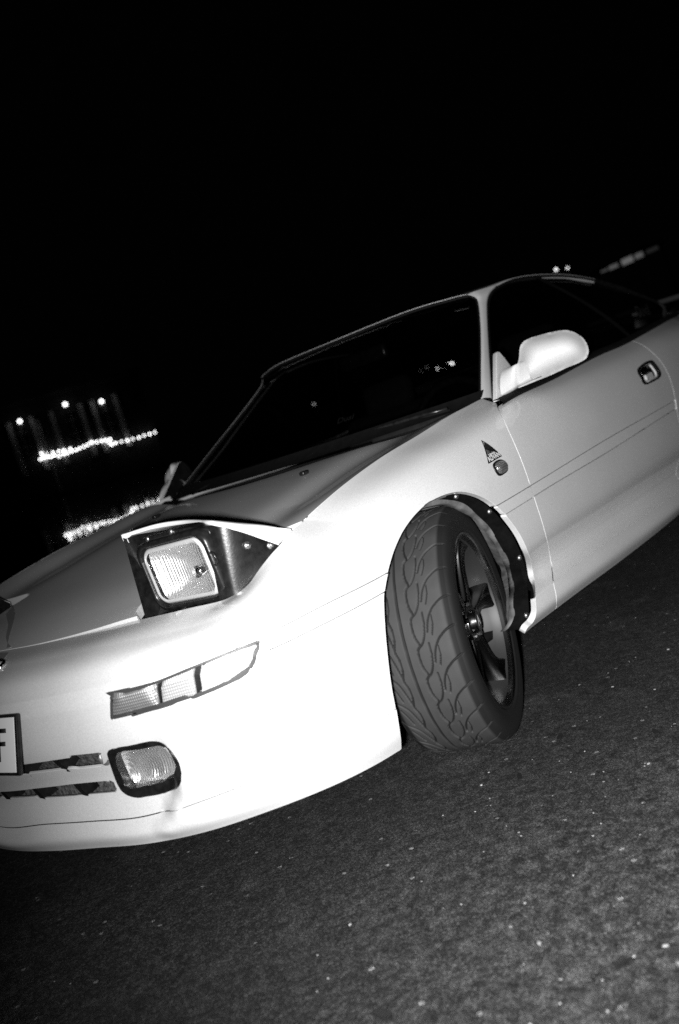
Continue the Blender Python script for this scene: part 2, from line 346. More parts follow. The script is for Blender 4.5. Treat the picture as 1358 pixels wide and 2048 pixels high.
# rows: for every contour station (d inward, z)
def rows():
    n=len(CON);R=np.zeros((10,n,3))  # d,e,z
    def put(r,dz):
        for i,(d,z) in enumerate(dz): R[r,i]=(d,0,z)
    #            0          .16         .30         .475       .60        .69        .753        .80(.36)    .55        .70         .90        1.10       1.22      1.30        1.8        2.4       2.75        3.3       3.8       4.06     4.15      4.17
    put(0,[(0.035,0.147),(0.035,0.153),(0.035,0.16),(0.033,0.165),(0.032,0.171),(0.031,0.176),(0.03,0.176),(0.031,0.168),(0.035,0.16),(0.032,0.17),(0.037,0.19),(0.037,0.2),(0.037,0.198),(0.037,0.197),(0.037,0.186),(0.037,0.184),(0.045,0.186),(0.05,0.19),(0.06,0.22),(0.07,0.24),(0.07,0.25),(0.07,0.25)])
    put(1,[(0.014,0.168),(0.014,0.182),(0.014,0.19),(0.012,0.194),(0.011,0.2),(0.011,0.206),(0.012,0.208),(0.013,0.205),(0.015,0.2),(0.008,0.21),(0.008,0.235),(0.008,0.24),(0.008,0.24),(0.008,0.239),(0.008,0.232),(0.008,0.228),(0.022,0.23),(0.025,0.24),(0.03,0.26),(0.03,0.28),(0.03,0.29),(0.03,0.29)])
    put(2,[(0.012,0.201),(0.012,0.213),(0.012,0.217),(0.012,0.2195),(0.011,0.236),(0.011,0.245),(0.01,0.246),(0.01,0.245),(0.012,0.254),(0.014,0.264),(0.014,0.272),(0.014,0.274),(0.014,0.278),(0.014,0.28),(0.014,0.279),(0.014,0.271),(0.018,0.272),(0.018,0.28),(0.02,0.3),(0.02,0.32),(0.02,0.33),(0.02,0.33)])
    put(3,[(0.008,0.262),(0.008,0.268),(0.008,0.272),(0.008,0.276),(0.007,0.286),(0.006,0.292),(0.006,0.296),(0.007,0.298),(0.012,0.3),(0.02,0.3),(0.022,0.302),(0.04,0.299),(0.055,0.3),(0.055,0.302),(0.055,0.302),(0.055,0.298),(0.055,0.298),(0.03,0.31),(0.02,0.34),(0.02,0.36),(0.02,0.37),(0.02,0.37)])
    put(4,[(.001,.360),(.001,.365),(.001,.370),(.001,.375),(.001,.38),(.001,.385),(.001,.388),(.002,.390),(.003,.392),(.006,.395),(.010,.40),(.011,.40),(.011,.405),(.011,.41),(.011,.415),(.011,.42),(.010,.42),(.008,.43),(.008,.44),(.008,.44),(.008,.44),(.008,.44)])
    put(5,[(0,.460),(0,.463),(0,.466),(0,.469),(0,.471),(0,.472),(0,.474),(0,.479),(0,.484),(0,.493),(0,.505),(0,.512),(0,.516),(0,.519),(0,.531),(0,.553),(0,.565),(0,.58),(0,.59),(0,.59),(0,.59),(0,.59)])
    put(6,[(.006,.490),(.006,.492),(.006,.494),(.005,.497),(.004,.499),(.003,.499),(.002,.501),(.001,.510),(0,.514),(0,.524),(0,.534),(0,.540),(0,.544),(0,.547),(0,.567),(0,.582),(0,.592),(0,.61),(0,.62),(0,.62),(0,.62),(0,.62)])
    put(7,[(.030,.524),(.030,.526),(.030,.528),(.026,.531),(.022,.530),(.016,.528),(.012,.533),(.009,.556),(.006,.580),(.003,.602),(.001,.625),(.001,.632),(.001,.635),(.001,.638),(.001,.662),(.002,.685),(.003,.70),(.01,.71),(.02,.72),(.03,.72),(.04,.72),(.04,.72)])
    put(8,[(0.085,0.552),(0.085,0.554),(0.085,0.556),(0.078,0.559),(0.07,0.555),(0.062,0.553),(0.048,0.563),(0.044,0.597),(0.04,0.624),(0.04,0.662),(0.04,0.694),(0.038,0.714),(0.038,0.732),(0.037,0.743),(0.034,0.768),(0.034,0.795),(0.036,0.82),(0.05,0.845),(0.08,0.85),(0.09,0.85),(0.1,0.85),(0.1,0.85)])
    crest=[(.165,0,.573),(.168,-.15,.573),(.185,-.30,.575),(.215,-.44,.578),(.245,-.57,.578),(.300,-.634,.574),(.335,-.672,.593),(.408,-.700,.6395),(.500,-.701,.669),(.640,-.700,.7045),
      (.830,-.698,.7405),(1.030,-.698,.766),(1.200,-.699,.789),(1.330,-.702,.802),(1.80,-.72,.829),(2.40,-.715,.868),(2.75,-.71,.893),(3.30,-.68,.925),(3.75,-.60,.925),(3.90,-.50,.92),(3.95,-.30,.92),(3.96,0,.92)]
    C=con(_k);t,nn=con_n(_k)
    for i,c in enumerate(crest):
        D=np.array(c[:2])-C[i];R[9,i]=(D@nn[i],D@t[i],c[2])
    return R
ROWS=rows()
CREASE={2,5,6}
def S(u,v):
    u=np.atleast_1d(np.asarray(u,float));v=np.atleast_1d(np.asarray(v,float))
    u,v=np.broadcast_arrays(u,v);u=u.ravel();v=v.ravel()
    sgn=np.where(u<0,-1.,1.);ua=np.abs(u)
    Rm=np.concatenate([ROWS[:,1:][:,::-1]*[1,-1,1],ROWS],axis=1)
    Q=np.stack([hermite(_Km,Rm[r],ua) for r in range(10)],1)   # n,10,3
    # recessed air intake zone in the middle of the nose
    y=-con(ua)[:,1]
    for r,a,y0 in ((1,.008,.475),(2,.022,.505),(3,.038,.532),(4,.010,.55)):
        k=1-np.clip((y-y0)/.05,0,1);Q[:,r,0]+=k*k*(3-2*k)*a
    seg=Q[:,1:]-Q[:,:-1];h=np.linalg.norm(seg,axis=2);s=seg/h[...,None]
    mid=(h[:,1:,None]*s[:,:-1]+h[:,:-1,None]*s[:,1:])/(h[:,1:]+h[:,:-1])[...,None]   # tangents at 1..8
    mo=np.concatenate([s[:,:1],mid,s[:,-1:]],1)   # outgoing
    mi=mo.copy()
    for c in CREASE: mo[:,c]=s[:,c];mi[:,c]=s[:,c-1]
    i=np.clip(np.floor(v).astype(int),0,8);x=(v-i)[:,None];j=np.arange(len(u));H=h[j,i][:,None]
    p=(2*x**3-3*x**2+1)*Q[j,i]+(x**3-2*x**2+x)*H*mo[j,i]+(-2*x**3+3*x**2)*Q[j,i+1]+(x**3-x**2)*H*mi[j,i+1]
    c=con(ua);t,nn=con_n(ua)
    xy=c+nn*p[:,:1]+t*p[:,1:2]
    return np.stack([xy[:,0],xy[:,1]*sgn,p[:,2]],1)
def Sd(u,v,e=2e-4):
    v=np.clip(v,e,9-e)
    fu=np.floor(np.asarray(v)+1e-9);
    va=np.clip(v-e,0,9);vb=np.clip(v+e,0,9)
    return (S(np.asarray(u)+e,v)-S(np.asarray(u)-e,v))/(2*e),(S(u,vb)-S(u,va))/(vb-va)[:,None]
def Sn(u,v):
    a,b=Sd(u,v);n=np.cross(a,b);n/=np.linalg.norm(n,axis=1)[:,None]
    return n
# ---------------------------------------------------------------- bonnet surface
_bx=[.10,.165,.21,.30,.335,.408,.50,.64,.83,1.03,1.20,1.33,1.5]
_be=np.array([[.558],[.5735],[.579],[.587],[.597],[.6395],[.669],[.7045],[.7405],[.766],[.789],[.802],[.815]])
_by=np.array([[.70]]*13)
_cx=[.10,.165,.30,.50,.80,1.0,1.15,1.35,1.6]
_cz=np.array([[.552],[.573],[.610],[.654],[.714],[.750],[.772],[.788],[.80]])
def H(x,y):
    x=np.atleast_1d(x).astype(float);y=np.abs(np.atleast_1d(y)).astype(float)
    ze=hermite(_bx,_be,x)[:,0];ye=hermite(_bx,_by,x)[:,0];zc=hermite(_cx,_cz,x)[:,0]
    t=np.clip(y/ye,0,1.1)
    dip=.014*np.clip((x-.3)/.4,0,1)
    return zc+(ze-zc)*t**3-dip*np.exp(-((t-.76)/.15)**2)+dip*np.exp(-(.28/.16)**2)*(t>.9)*0
def BN(x,y,e=1e-3):
    zx=(H(x+e,y)-H(x-e,y))/(2*e);zy=(H(x,y+e)-H(x,y-e))/(2*e)
    n=np.stack([-zx,-zy,np.ones_like(zx)],1);return n/np.linalg.norm(n,axis=1)[:,None]
# ---------------------------------------------------------------- outlines on the body surface (arc length, row) and in metres
TR = {'arch': [(1.0751, 0.0), (1.067, 0.8865), (1.0662, 1.1314), (1.0677, 1.4266), (1.0705, 1.73), (1.0727, 2.0053), (1.0744, 2.2371), (1.0757, 2.4565), (1.0771, 2.6718), (1.0788, 2.8919), (1.0806, 3.0604), (1.0824, 3.1781), (1.0844, 3.3016), (1.0865, 3.4376), (1.089, 3.5934), (1.092, 3.7629), (1.0953, 3.9325), (1.099, 4.0899), (1.1029, 4.2344), (1.1069, 4.3717), (1.111, 4.4996), (1.115, 4.616), (1.1185, 4.7163), (1.1216, 4.8032), (1.1251, 4.8852), (1.1295, 4.9707), (1.1351, 5.1837), (1.1416, 5.4577), (1.1489, 5.7357), (1.1572, 6.0088), (1.1668, 6.1366), (1.177, 6.2653), (1.1879, 6.3895), (1.1999, 6.5038), (1.2132, 6.6097), (1.228, 6.7092), (1.244, 6.7984), (1.2609, 6.8736), (1.2788, 6.936), (1.2977, 6.9882), (1.3171, 7.0303), (1.3362, 7.0576), (1.355, 7.0691), (1.3735, 7.0669), (1.3921, 7.052), (1.4108, 7.0252), (1.4301, 6.9891), (1.4499, 6.9466), (1.4699, 6.8943), (1.4895, 6.8312), (1.5091, 6.754), (1.5291, 6.6638), (1.5492, 6.5655), (1.5687, 6.4641), (1.5871, 6.3594), (1.6043, 6.248), (1.6201, 6.1305), (1.6343, 6.0075), (1.6469, 5.5981), (1.6583, 5.1493), (1.6702, 4.9195), (1.6818, 4.8013), (1.6925, 4.6839), (1.7025, 4.5657), (1.7116, 4.4469), (1.7197, 4.3276), (1.7272, 4.2051), (1.7346, 4.0783), (1.7429, 3.9468), (1.7567, 3.8106), (1.775, 3.6761), (1.7947, 3.543), (1.812, 3.4116), (1.8232, 3.2823), (1.8255, 3.158), (1.8178, 3.044), (1.8009, 2.8611), (1.7789, 2.6411), (1.7563, 2.4324), (1.7355, 2.2239), (1.718, 2.0139), (1.7104, 1.807), (1.7034, 1.616), (1.6971, 1.4319), (1.6916, 1.2546), (1.6867, 1.0856), (1.683, 0.9473), (1.6804, 0.8379), (1.6783, 0.7333), (1.6756, 0.6358), (1.6696, 0.56), (1.6601, 0.516), (1.6502, 0.4934), (1.6435, 0.4764)], 'door_front': [(1.9139, 8.3917), (1.8978, 8.264), (1.8786, 8.1059), (1.8624, 7.944), (1.8509, 7.7892), (1.843, 7.6487), (1.8374, 7.508), (1.8334, 7.368), (1.8306, 7.2295), (1.8284, 7.0895), (1.827, 6.9358), (1.8274, 6.7693), (1.8294, 6.6082), (1.8319, 6.4532), (1.8343, 6.303), (1.8362, 6.1571), (1.8374, 6.0152), (1.8383, 5.617), (1.839, 5.2088), (1.8407, 4.9456), (1.8433, 4.8265), (1.8459, 4.6924), (1.8488, 4.5477), (1.8519, 4.397), (1.8555, 4.2449), (1.8602, 4.0882), (1.8686, 3.9227), (1.888, 3.7479), (1.9129, 3.5704), (1.9345, 3.3975), (1.9456, 3.2336), (1.9423, 3.0858), (1.9256, 2.8951), (1.9018, 2.6233), (1.8768, 2.3881), (1.8535, 2.1751), (1.8349, 1.9711), (1.8298, 1.775), (1.8255, 1.5926), (1.8215, 1.4136), (1.8177, 1.2276), (1.8144, 1.0041), (1.8164, 0.7818), (1.8265, 0.5187), (1.8382, 0.2983)], 'door_rear': [(3.1522, 8.6387), (3.1501, 8.571), (3.1486, 8.4775), (3.1453, 8.3618), (3.1388, 8.2292), (3.1326, 8.0771), (3.1341, 7.9106), (3.1422, 7.7454), (3.1522, 7.5934), (3.1614, 7.4546), (3.1694, 7.3193), (3.1752, 7.1812), (3.1783, 7.0339), (3.1787, 6.8581), (3.1792, 6.6698), (3.1797, 6.4763), (3.1795, 6.2811), (3.1755, 6.0658), (3.1674, 5.37), (3.1618, 4.9151), (3.1585, 4.8048)], 'belt': [(1.906, 8.3792), (2.0976, 8.4465), (2.7333, 8.7031), (3.1501, 8.6493), (3.9725, 8.825)], 'lamp': [(0.5045, 5.4583), (0.5605, 5.4154), (0.6188, 5.4078), (0.6641, 5.5893), (0.7188, 5.7513), (0.7696, 5.8921), (0.8223, 5.8824), (0.8177, 5.2836), (0.8061, 4.8902), (0.7896, 4.7127), (0.766, 4.6295), (0.7148, 4.5746), (0.6748, 4.5442), (0.6384, 4.5385), (0.6003, 4.5279), (0.5422, 4.5133), (0.4867, 4.5182), (0.481, 4.6118), (0.4948, 4.9484)], 'lampdiv1': [(0.6184, 5.4487), (0.5999, 4.5169)], 'lampdiv2': [(0.6924, 5.733), (0.6764, 4.526)], 'fog': [(0.4518, 3.9418), (0.5022, 3.9433), (0.5445, 3.9294), (0.5644, 3.8931), (0.58, 3.814), (0.5917, 3.6414), (0.5986, 3.4286), (0.5982, 3.2506), (0.5941, 3.1031), (0.5745, 2.7796), (0.5287, 2.6147), (0.4812, 2.6443), (0.4515, 2.6717), (0.4279, 2.8008), (0.4144, 3.0143), (0.4149, 3.2728), (0.435, 3.6926)], 'foglens': [(0.4611, 3.8572), (0.5182, 3.8467), (0.5795, 3.8026), (0.5917, 3.6414), (0.596, 3.4154), (0.5938, 3.2632), (0.5728, 3.1063), (0.5329, 2.9407), (0.4862, 2.9472), (0.4318, 2.9913), (0.4298, 3.2987)], 'slot1': [(0.1973, 4.0207), (0.3486, 4.0067), (0.4459, 3.961), (0.4382, 3.7605), (0.4353, 3.6669), (0.4245, 3.6), (0.3282, 3.654), (0.2073, 3.6506), (0.1525, 3.6153)], 'slot2': [(0.0022, 3.2535), (0.1287, 3.2752), (0.2933, 3.296), (0.4128, 3.2661), (0.411, 2.9972), (0.4037, 2.9074), (0.2706, 2.9419), (0.1051, 3.0045), (-0.0226, 2.9754)], 'marker': [(1.6783, 7.0484), (1.6945, 7.1142), (1.7149, 7.1176), (1.7314, 7.0789), (1.7416, 6.9981), (1.7432, 6.8968), (1.7407, 6.7955), (1.7328, 6.7371), (1.7144, 6.7135), (1.6938, 6.7102), (1.6821, 6.7609), (1.6764, 6.8874)], 'sticker': [(1.705, 7.8356), (1.7409, 7.1709), (1.6628, 7.1547)], 'handle': [(2.8988, 7.5082), (2.9411, 7.5822), (3.0067, 7.6204), (3.0713, 7.5861), (3.0853, 7.4749), (3.0997, 7.2167), (3.0894, 7.0815), (3.0564, 7.0302), (2.9604, 7.0264), (2.9125, 7.051), (2.8959, 7.1271), (2.8925, 7.2815)], 'tow': [(0.4196, 3.8198)]}
U_LINE_ = [(1.445, -0.705, 0.796),(1.627, -0.638, 0.914),(1.718, -0.606, 0.98),(1.817, -0.572, 1.051),(1.91, -0.543, 1.115),(1.973, -0.533, 1.15),(2.047, -0.528, 1.174),(2.205, -0.525, 1.197),(2.415, -0.525, 1.203),(2.696, -0.53, 1.192),(2.964, -0.54, 1.159),(3.178, -0.55, 1.118),(3.507, -0.575, 1.029),(3.673, -0.6, 0.95)]
W_LINE_ = [(1.407, -0.69, 0.806),(1.531, -0.65, 0.89),(1.624, -0.62, 0.952),(1.755, -0.575, 1.039),(1.86, -0.535, 1.115),(1.881, -0.52, 1.142),(1.867, -0.5, 1.16),(1.837, -0.45, 1.165),(1.772, -0.3, 1.171),(1.731, 0.0, 1.167)]
LID_FRONT = [(0.29, -0.38, 0.752),(0.337, -0.44, 0.752),(0.354, -0.51, 0.743),(0.333, -0.59, 0.733)]
LID_OUT = [(0.308, -0.64, 0.729),(0.34, -0.678, 0.707),(0.392, -0.695, 0.68),(0.461, -0.698, 0.657)]
LID_OUTLOW = [(0.305, -0.64, 0.724),(0.335, -0.678, 0.696),(0.385, -0.693, 0.66),(0.412, -0.698, 0.642)]
PODTOP_ = [(0.308, -0.618, 0.724),(0.307, -0.636, 0.72),(0.313, -0.655, 0.712),(0.339, -0.674, 0.697),(0.389, -0.69, 0.662),(0.419, -0.695, 0.639)]
PODBOT_ = [(0.292, -0.612, 0.57),(0.299, -0.63, 0.567),(0.308, -0.645, 0.568),(0.334, -0.664, 0.584),(0.368, -0.686, 0.611),(0.417, -0.695, 0.635)]
PODSCR_ = [(0.345, -0.68, 0.662),(0.395, -0.691, 0.646)]
MIRROR_ = [(1.482, -0.814, 0.912), (1.489, -0.829, 0.927), (1.507, -0.864, 0.93), (1.535, -0.919, 0.925), (1.549, -0.947, 0.913), (1.56, -0.969, 0.885), (1.563, -0.975, 0.854), (1.559, -0.967, 0.832), (1.55, -0.95, 0.823), (1.528, -0.907, 0.818), (1.51, -0.869, 0.812), (1.492, -0.834, 0.809), (1.477, -0.803, 0.806), (1.464, -0.777, 0.806), (1.462, -0.774, 0.824), (1.467, -0.783, 0.851), (1.474, -0.797, 0.871), (1.478, -0.805, 0.886)]
SAIL_ = [(1.491, -0.735, 0.921),(1.51, -0.735, 0.925),(1.531, -0.735, 0.906),(1.557, -0.74, 0.857),(1.583, -0.74, 0.834),(1.58, -0.75, 0.808),(1.386, -0.76, 0.788),(1.36, -0.76, 0.786)]
FEST_ = [(66.042, 97.655, 10.616), (66.4, 97.414, 10.71), (66.784, 97.153, 10.638), (67.168, 96.889, 10.567), (67.558, 96.62, 10.582), (67.963, 96.337, 10.324), (68.49, 95.966, 10.467), (68.884, 95.685, 10.435), (69.32, 95.372, 10.499), (66.33, 97.461, 11.245), (66.901, 97.073, 11.086), (67.487, 96.669, 10.986), (68.09, 96.248, 10.947), (68.644, 95.857, 10.858), (69.287, 95.396, 10.847), (69.777, 95.041, 10.511), (70.18, 94.746, 10.587), (70.663, 94.39, 10.633), (71.091, 94.07, 10.744), (71.53, 93.739, 10.896), (72.016, 93.369, 10.76), (72.507, 92.991, 10.712), (72.977, 92.627, 10.649), (73.398, 92.297, 10.603), (73.216, 92.44, 10.22), (73.391, 92.302, 9.882), (73.79, 91.986, 9.956), (74.399, 91.499, 9.905), (74.985, 91.023, 9.838), (75.569, 90.543, 9.84), (76.173, 90.04, 9.787), (76.733, 89.568, 9.841), (77.308, 89.078, 9.821), (77.839, 88.619, 9.839)]
LAMPS_ = [(64.711, 97.341, 15.852), (69.588, 93.94, 16.425), (73.136, 91.228, 15.555)]
POST_ = [(66.997, 97.007, 15.386), (66.989, 97.013, 11.308)]
HIGH_ = [(54.704, 20.621, 7.541), (54.962, 19.974, 7.393)]
THRU_ = [(33.14, 19.076, 2.953), (33.298, 18.818, 3.041), (33.516, 18.456, 2.839), (33.68, 18.177, 2.85), (33.759, 18.04, 2.846), (33.852, 17.879, 2.855), (30.269, 23.138, 2.973)]
CANO_ = [(55.595, 18.287, 6.461), (56.67, 14.99, 6.75)]
# ================================================================ the car
CAR = empty('sports_car'); CAR['label'] = 'pale low two-door sports car with its square pop-up headlight raised and front wheel turned'; CAR['category'] = 'car'
AR = [np.array(q) for q in TR['arch']]
ktop = int(np.argmax([q[1] for q in AR]))
ARf = AR[:ktop+1]; ARr = AR[ktop:]          # front half rising, rear half falling
def at_v(line, v):
    for a, b in zip(line[:-1], line[1:]):
        if (a[1]-v)*(b[1]-v) <= 0 and a[1] != b[1]: t = (v-a[1])/(b[1]-a[1]); return a+(b-a)*t
    return min(line, key=lambda q: abs(q[1]-v))
def cut(line, v0, v1):
    """piece of a line between two v values, in order v0 -> v1"""
    p0, p1 = at_v(line, v0), at_v(line, v1); lo, hi = min(v0, v1), max(v0, v1)
    mid = [q for q in line if lo+1e-4 < q[1] < hi-1e-4]; out = [p0]+(mid if np.linalg.norm(mid[0]-p0) < np.linalg.norm(mid[-1]-p0) else mid[::-1] if mid else [])+[p1] if mid else [p0, p1]
    return out
DF = [np.array(q) for q in TR['door_front']]; DR = [np.array(q) for q in TR['door_rear']]; BE = smooth_line(TR['belt'], 4)
DF = [np.array((DF[0][0], min(9, DF[0][1])))]+DF[1:]
def row(v, a, b, n=24): return [np.array((t, v)) for t in np.linspace(a, b, n)]
def mir(p): return [np.array((-q[0], q[1])) for q in p][::-1]
def hole2(p): return [p, mir(p)]
K = U_ST
u_lc = TR['lamp'][6][0]
uS4 = .745
LAMP = TR['lamp']; FOG = TR['fog']; SL1 = [(.13, 4.0), (.3459, 4.0), (.437, 3.955), (.430, 3.78), (.424, 3.66), (.41, 3.58), (.326, 3.60), (.205, 3.60), (.16, 3.60), (.13, 3.60)]
SLH = [(0, 3.26), (.14, 3.28), (.27, 3.30), (.395, 3.28), (.411, 3.22), (.411, 2.98), (.400, 2.90), (.27, 2.925), (.14, 2.96), (0, 2.97)]
SL2full = SLH+[(-q[0], q[1]) for q in SLH[::-1]][1:-1]
# ---- nose panel / bumper, both sides in one moulding
seam = [np.array((u_lc, 6.0)), np.array((u_lc-.02, 6.6)), np.array((uS4+.012, 8.2)), np.array((uS4, 9.0))]
a2, a5 = at_v(ARf, 2.0), at_v(ARf, 5.0)
half = [(row(2, 0, a2[0], 60), 1), (cut(ARf, 2.0, 5.0), 1), (row(5, a5[0], u_lc, 14), 1), ([np.array((u_lc, 5.0)), np.array((u_lc, 6.0))], 0), (seam, 0), (row(9, uS4, 0, 50), 1)]
segs = half+[(mir(p), g) for p, g in half[::-1]]
holes = [[np.array(q) for q in h] for h in (hole2(LAMP)+hole2(FOG)+hole2(SL1)+[SL2full])]
skin_panel('front_bumper', [(segs, holes)], PAINT, CAR, spacing=.013, depth=.006)
# ---- front lip
a0 = AR[0]
h0 = [(row(0, 0, a0[0], 60), 1), (cut(ARf, 0.02, 2.0), 1), (row(2, a2[0], 0, 60), 1)]
skin_panel('front_lip', [(h0+[(mir(p), g) for p, g in h0[::-1]], [])], PAINT, CAR, spacing=.014, g=.0009, depth=.05, off=.0006)
# ---- front wing
a6, b6, b5, b0 = at_v(ARf, 6.0), at_v(ARr, 6.0), at_v(ARr, 5.0), ARr[-1]
d9 = DF[0]; dA = [q for q in cut(DF, 6.0, 8.35)]
archtop = cut(ARf, 6.0, ARf[-1][1])[:-1]+ARf[-1:]+cut(ARr, ARr[0][1], 6.0)[1:]
top = [(row(9, 1.935, uS4, 60), 1)]
upper = [(seam[::-1], 0), (row(6, u_lc, a6[0], 14), 1), (archtop, 1), (row(6, b6[0], at_v(DF, 6.0)[0], 8), 1), (dA, 1), ([dA[-1], np.array((1.93, 8.5)), np.array((1.935, 9.0))], 1)]+top
lower = [(cut(ARr, 5.0, .12), 1), (row(0.115, at_v(ARr, .12)[0], at_v(DF, .16)[0], 6), 1), (cut(DF, .16, 5.0), 1), (row(5, at_v(DF, 5.0)[0], b5[0], 6), 1)]
fw = skin_panel('front_wing', [(upper, []), (lower, [])], PAINT, CAR, spacing=.013, depth=.016)
# ---- moulding band: bumper, wing and door pieces
f1 = [(row(5, u_lc, a5[0], 14), 1), (cut(ARf, 5.0, 6.0), 1), (row(6, a6[0], u_lc, 14), 1), ([np.array((u_lc, 6.0)), np.array((u_lc, 5.0))], 0)]
f2 = [(row(5, b5[0], at_v(DF, 5)[0], 8), 1), (cut(DF, 5.0, 6.0), 1), (row(6, at_v(DF, 6)[0], b6[0], 8), 1), (cut(ARr, 6.0, 5.0), 1)]
DRl = DR+[np.array((3.15, 3.6)), np.array((3.12, 2.6)), np.array((3.05, 2.0))]
f3 = [(row(5, at_v(DF, 5)[0], at_v(DRl, 5)[0], 30), 1), (cut(DRl, 5.0, 6.0), 1), (row(6, at_v(DRl, 6)[0], at_v(DF, 6)[0], 30), 1), (cut(DF, 6.0, 5.0), 1)]
f4 = [(row(5, at_v(DRl, 5)[0], 3.42, 8), 1), ([np.array((3.42, 5)), np.array((3.42, 6))], 1), (row(6, 3.42, at_v(DRl, 6)[0], 8), 1), (cut(DRl, 6.0, 5.0), 1)]
mould = [skin_panel('side_moulding', [(f, [])], PAINT, CAR, spacing=.013, g=gg, off=oo, depth=.010) for f, gg, oo in ((f1, .0013, .0008), (f2, .0016, .0002), (f3, .0026, -.0022), (f4, .0026, -.0022))]
# ---- door
HANDLE = [np.array(q) for q in TR['handle']]
beltd = [q for q in BE if at_v(DF, 8.4)[0] < q[0] < 3.15]
du = [(row(6, at_v(DF, 6)[0], at_v(DRl, 6)[0], 30), 1), (cut(DRl, 6.0, 8.6), 1), ([cut(DRl, 6.0, 8.6)[-1]]+beltd[::-1]+[at_v(DF, 8.38)], 1), (cut(DF, 8.38, 6.0), 1)]
dl = [(row(2.03, at_v(DF, 2.03)[0], at_v(DRl, 2.03)[0], 30), 1), (cut(DRl, 2.03, 5.0), 1), (row(5, at_v(DRl, 5)[0], at_v(DF, 5)[0], 30), 1), (cut(DF, 5.0, 2.03), 1)]
door = skin_panel('door', [(du, [HANDLE]), (dl, [])], PAINT, CAR, spacing=.02, depth=.016)
# ---- sill
sk = [(row(0.1, at_v(DF, .16)[0], 3.55, 30), 1), ([np.array((3.55, .1)), np.array((3.50, 2.0))], 1), (row(2, 3.50, at_v(DF, 2.0)[0], 30), 1), (cut(DF, 2.0, .16), 1)]
sill = skin_panel('side_sill', [(sk, [])], PAINT, CAR, spacing=.02, depth=.02)
# ---- rear quarter with its wheel arch
def uv_side(x, z):
    u = np.interp(x, CON[:18, 0], K[:18]); vs = np.linspace(0, 9, 200); zz = S(np.full(200, u), vs)[:, 2]; return np.array((u, np.interp(z, zz, vs)))
ra = [uv_side(3.285+.345*math.cos(t), .295+.345*math.sin(t)) for t in np.linspace(math.pi*1.09, -.09*math.pi, 40)]
bq = [np.array((u, float(np.interp(u, [3.15, 3.9725, 4.3], [8.649, 8.86, 8.95])))) for u in np.linspace(4.3, at_v(DRl, 8.6)[0], 14)]
q1 = [(cut(DRl, 2.03, 5.0)[::-1], 1), ([np.array((at_v(DRl, 2.03)[0], 2.03)), np.array((3.50, 2.03))], 1), ([np.array((3.50, 2.03))]+ra, 1), ([ra[-1], np.array((5.35, ra[-1][1]))], 1), ([np.array((5.35, ra[-1][1])), np.array((5.35, 8.9))], 0),
      ([np.array((5.35, 8.9)), bq[0]], 1), (bq, 1), (cut(DRl, 8.6, 5.0), 1)]
qr = skin_panel('rear_wing', [(q1, [])], PAINT, CAR, spacing=.03, depth=.014)
for o in (fw, door, sill, qr, *mould): mirror(o)
# ---- black structure behind the gaps
def shell(name, off, u0, u1, v0, v1, material, n=60, m=30):
    uu = np.linspace(u0, u1, n); vv = np.linspace(v0, v1, m); U2, V2 = np.meshgrid(uu, vv, indexing='ij'); X = S(U2.ravel(), V2.ravel())-Sn(U2.ravel(), np.clip(V2.ravel(), .1, 8.9))*off
    P = X.reshape(n, m, 3); return grid_mesh([list(r) for r in P])
V, Fq = shell('', .05, -1.03, 1.03, 4.25, 6.4, None); mk('bumper_beam', V, Fq, BLACKM, CAR)
for sg in (1, -1):
    V, Fq = shell('', .03, 1.80, 4.1, .6, 8.2, None, 50, 20); V = [(p[0], p[1]*sg, p[2]) for p in V]; mk('inner_door_structure' if sg == 1 else 'inner_door_structure', V, Fq, BLACKM, CAR)
# ---- bonnet
FO = [(.150, .0)]
cu = np.linspace(-.47, .47, 40)
cr9 = S(cu, np.full(40, 9.))[:, :2]
crR = S(np.linspace(K[8], 1.885, 40), np.full(40, 9.))[:, :2]       # left crest, front to rear
openL = smooth_line([(.217, -.448), (.240, -.415), (.30, -.385), (.40, -.368), (.480, -.366), (.500, -.40)], 5)+[np.array((.497, -.66))]
rearL = smooth_line([(1.240, -.698), (1.262, -.685), (1.262, -.60), (1.226, -.50), (1.165, -.38), (1.145, -.24), (1.125, -.1), (1.12, 0)], 5)
mx = lambda p: [np.array((q[0], -q[1])) for q in p][::-1]
left_edge = [np.array(q) for q in crR if .495 < q[0] < 1.235]
front = [np.array(q) for q in cr9[::-1]] if cr9[0][1] < 0 else [np.array(q) for q in cr9]
front = sorted([np.array(q) for q in cr9], key=lambda q: -q[1])        # +y -> -y
front = [q for q in front if abs(q[1]) < .447]
bs = [(front+[openL[0]], 1), (openL+[left_edge[0]], 1), (left_edge+[rearL[0]], 1), (rearL, 1), (mx(rearL), 1), (mx(left_edge+[rearL[0]]), 1), (mx(openL+[left_edge[0]]), 1), ([np.array((openL[0][0], -openL[0][1])), front[0]], 1)]
panel('bonnet', [(bs, [])], PAINT, CAR, BP, BN, np.array([1, 1]), spacing=.02, depth=.022, g=.0024)
# cowl under the screen
cw = [[(x+dx, y, H(x, y)[0]-.012+dz) for x, y in ([tuple(q) for q in rearL[6:]]+[tuple(q) for q in mx(rearL[6:])][1:])] for dx, dz in ((-.02, -.005), (.03, .004), (.06, .012))]
V, Fq = grid_mesh(cw); mk('cowl_panel', V, Fq, BLACKP, CAR)
# ---- headlight well floor and walls
for sg in (-1, 1):
    bm = bmesh.new(); box(bm, (.37, sg*.51, .50), (.34, .30, .02)); box(bm, (.535, sg*.51, .57), (.01, .28, .12)); box(bm, (.38, sg*.355, .54), (.30, .01, .1))
    bmo('headlight_well', bm, BLACKM, CAR)
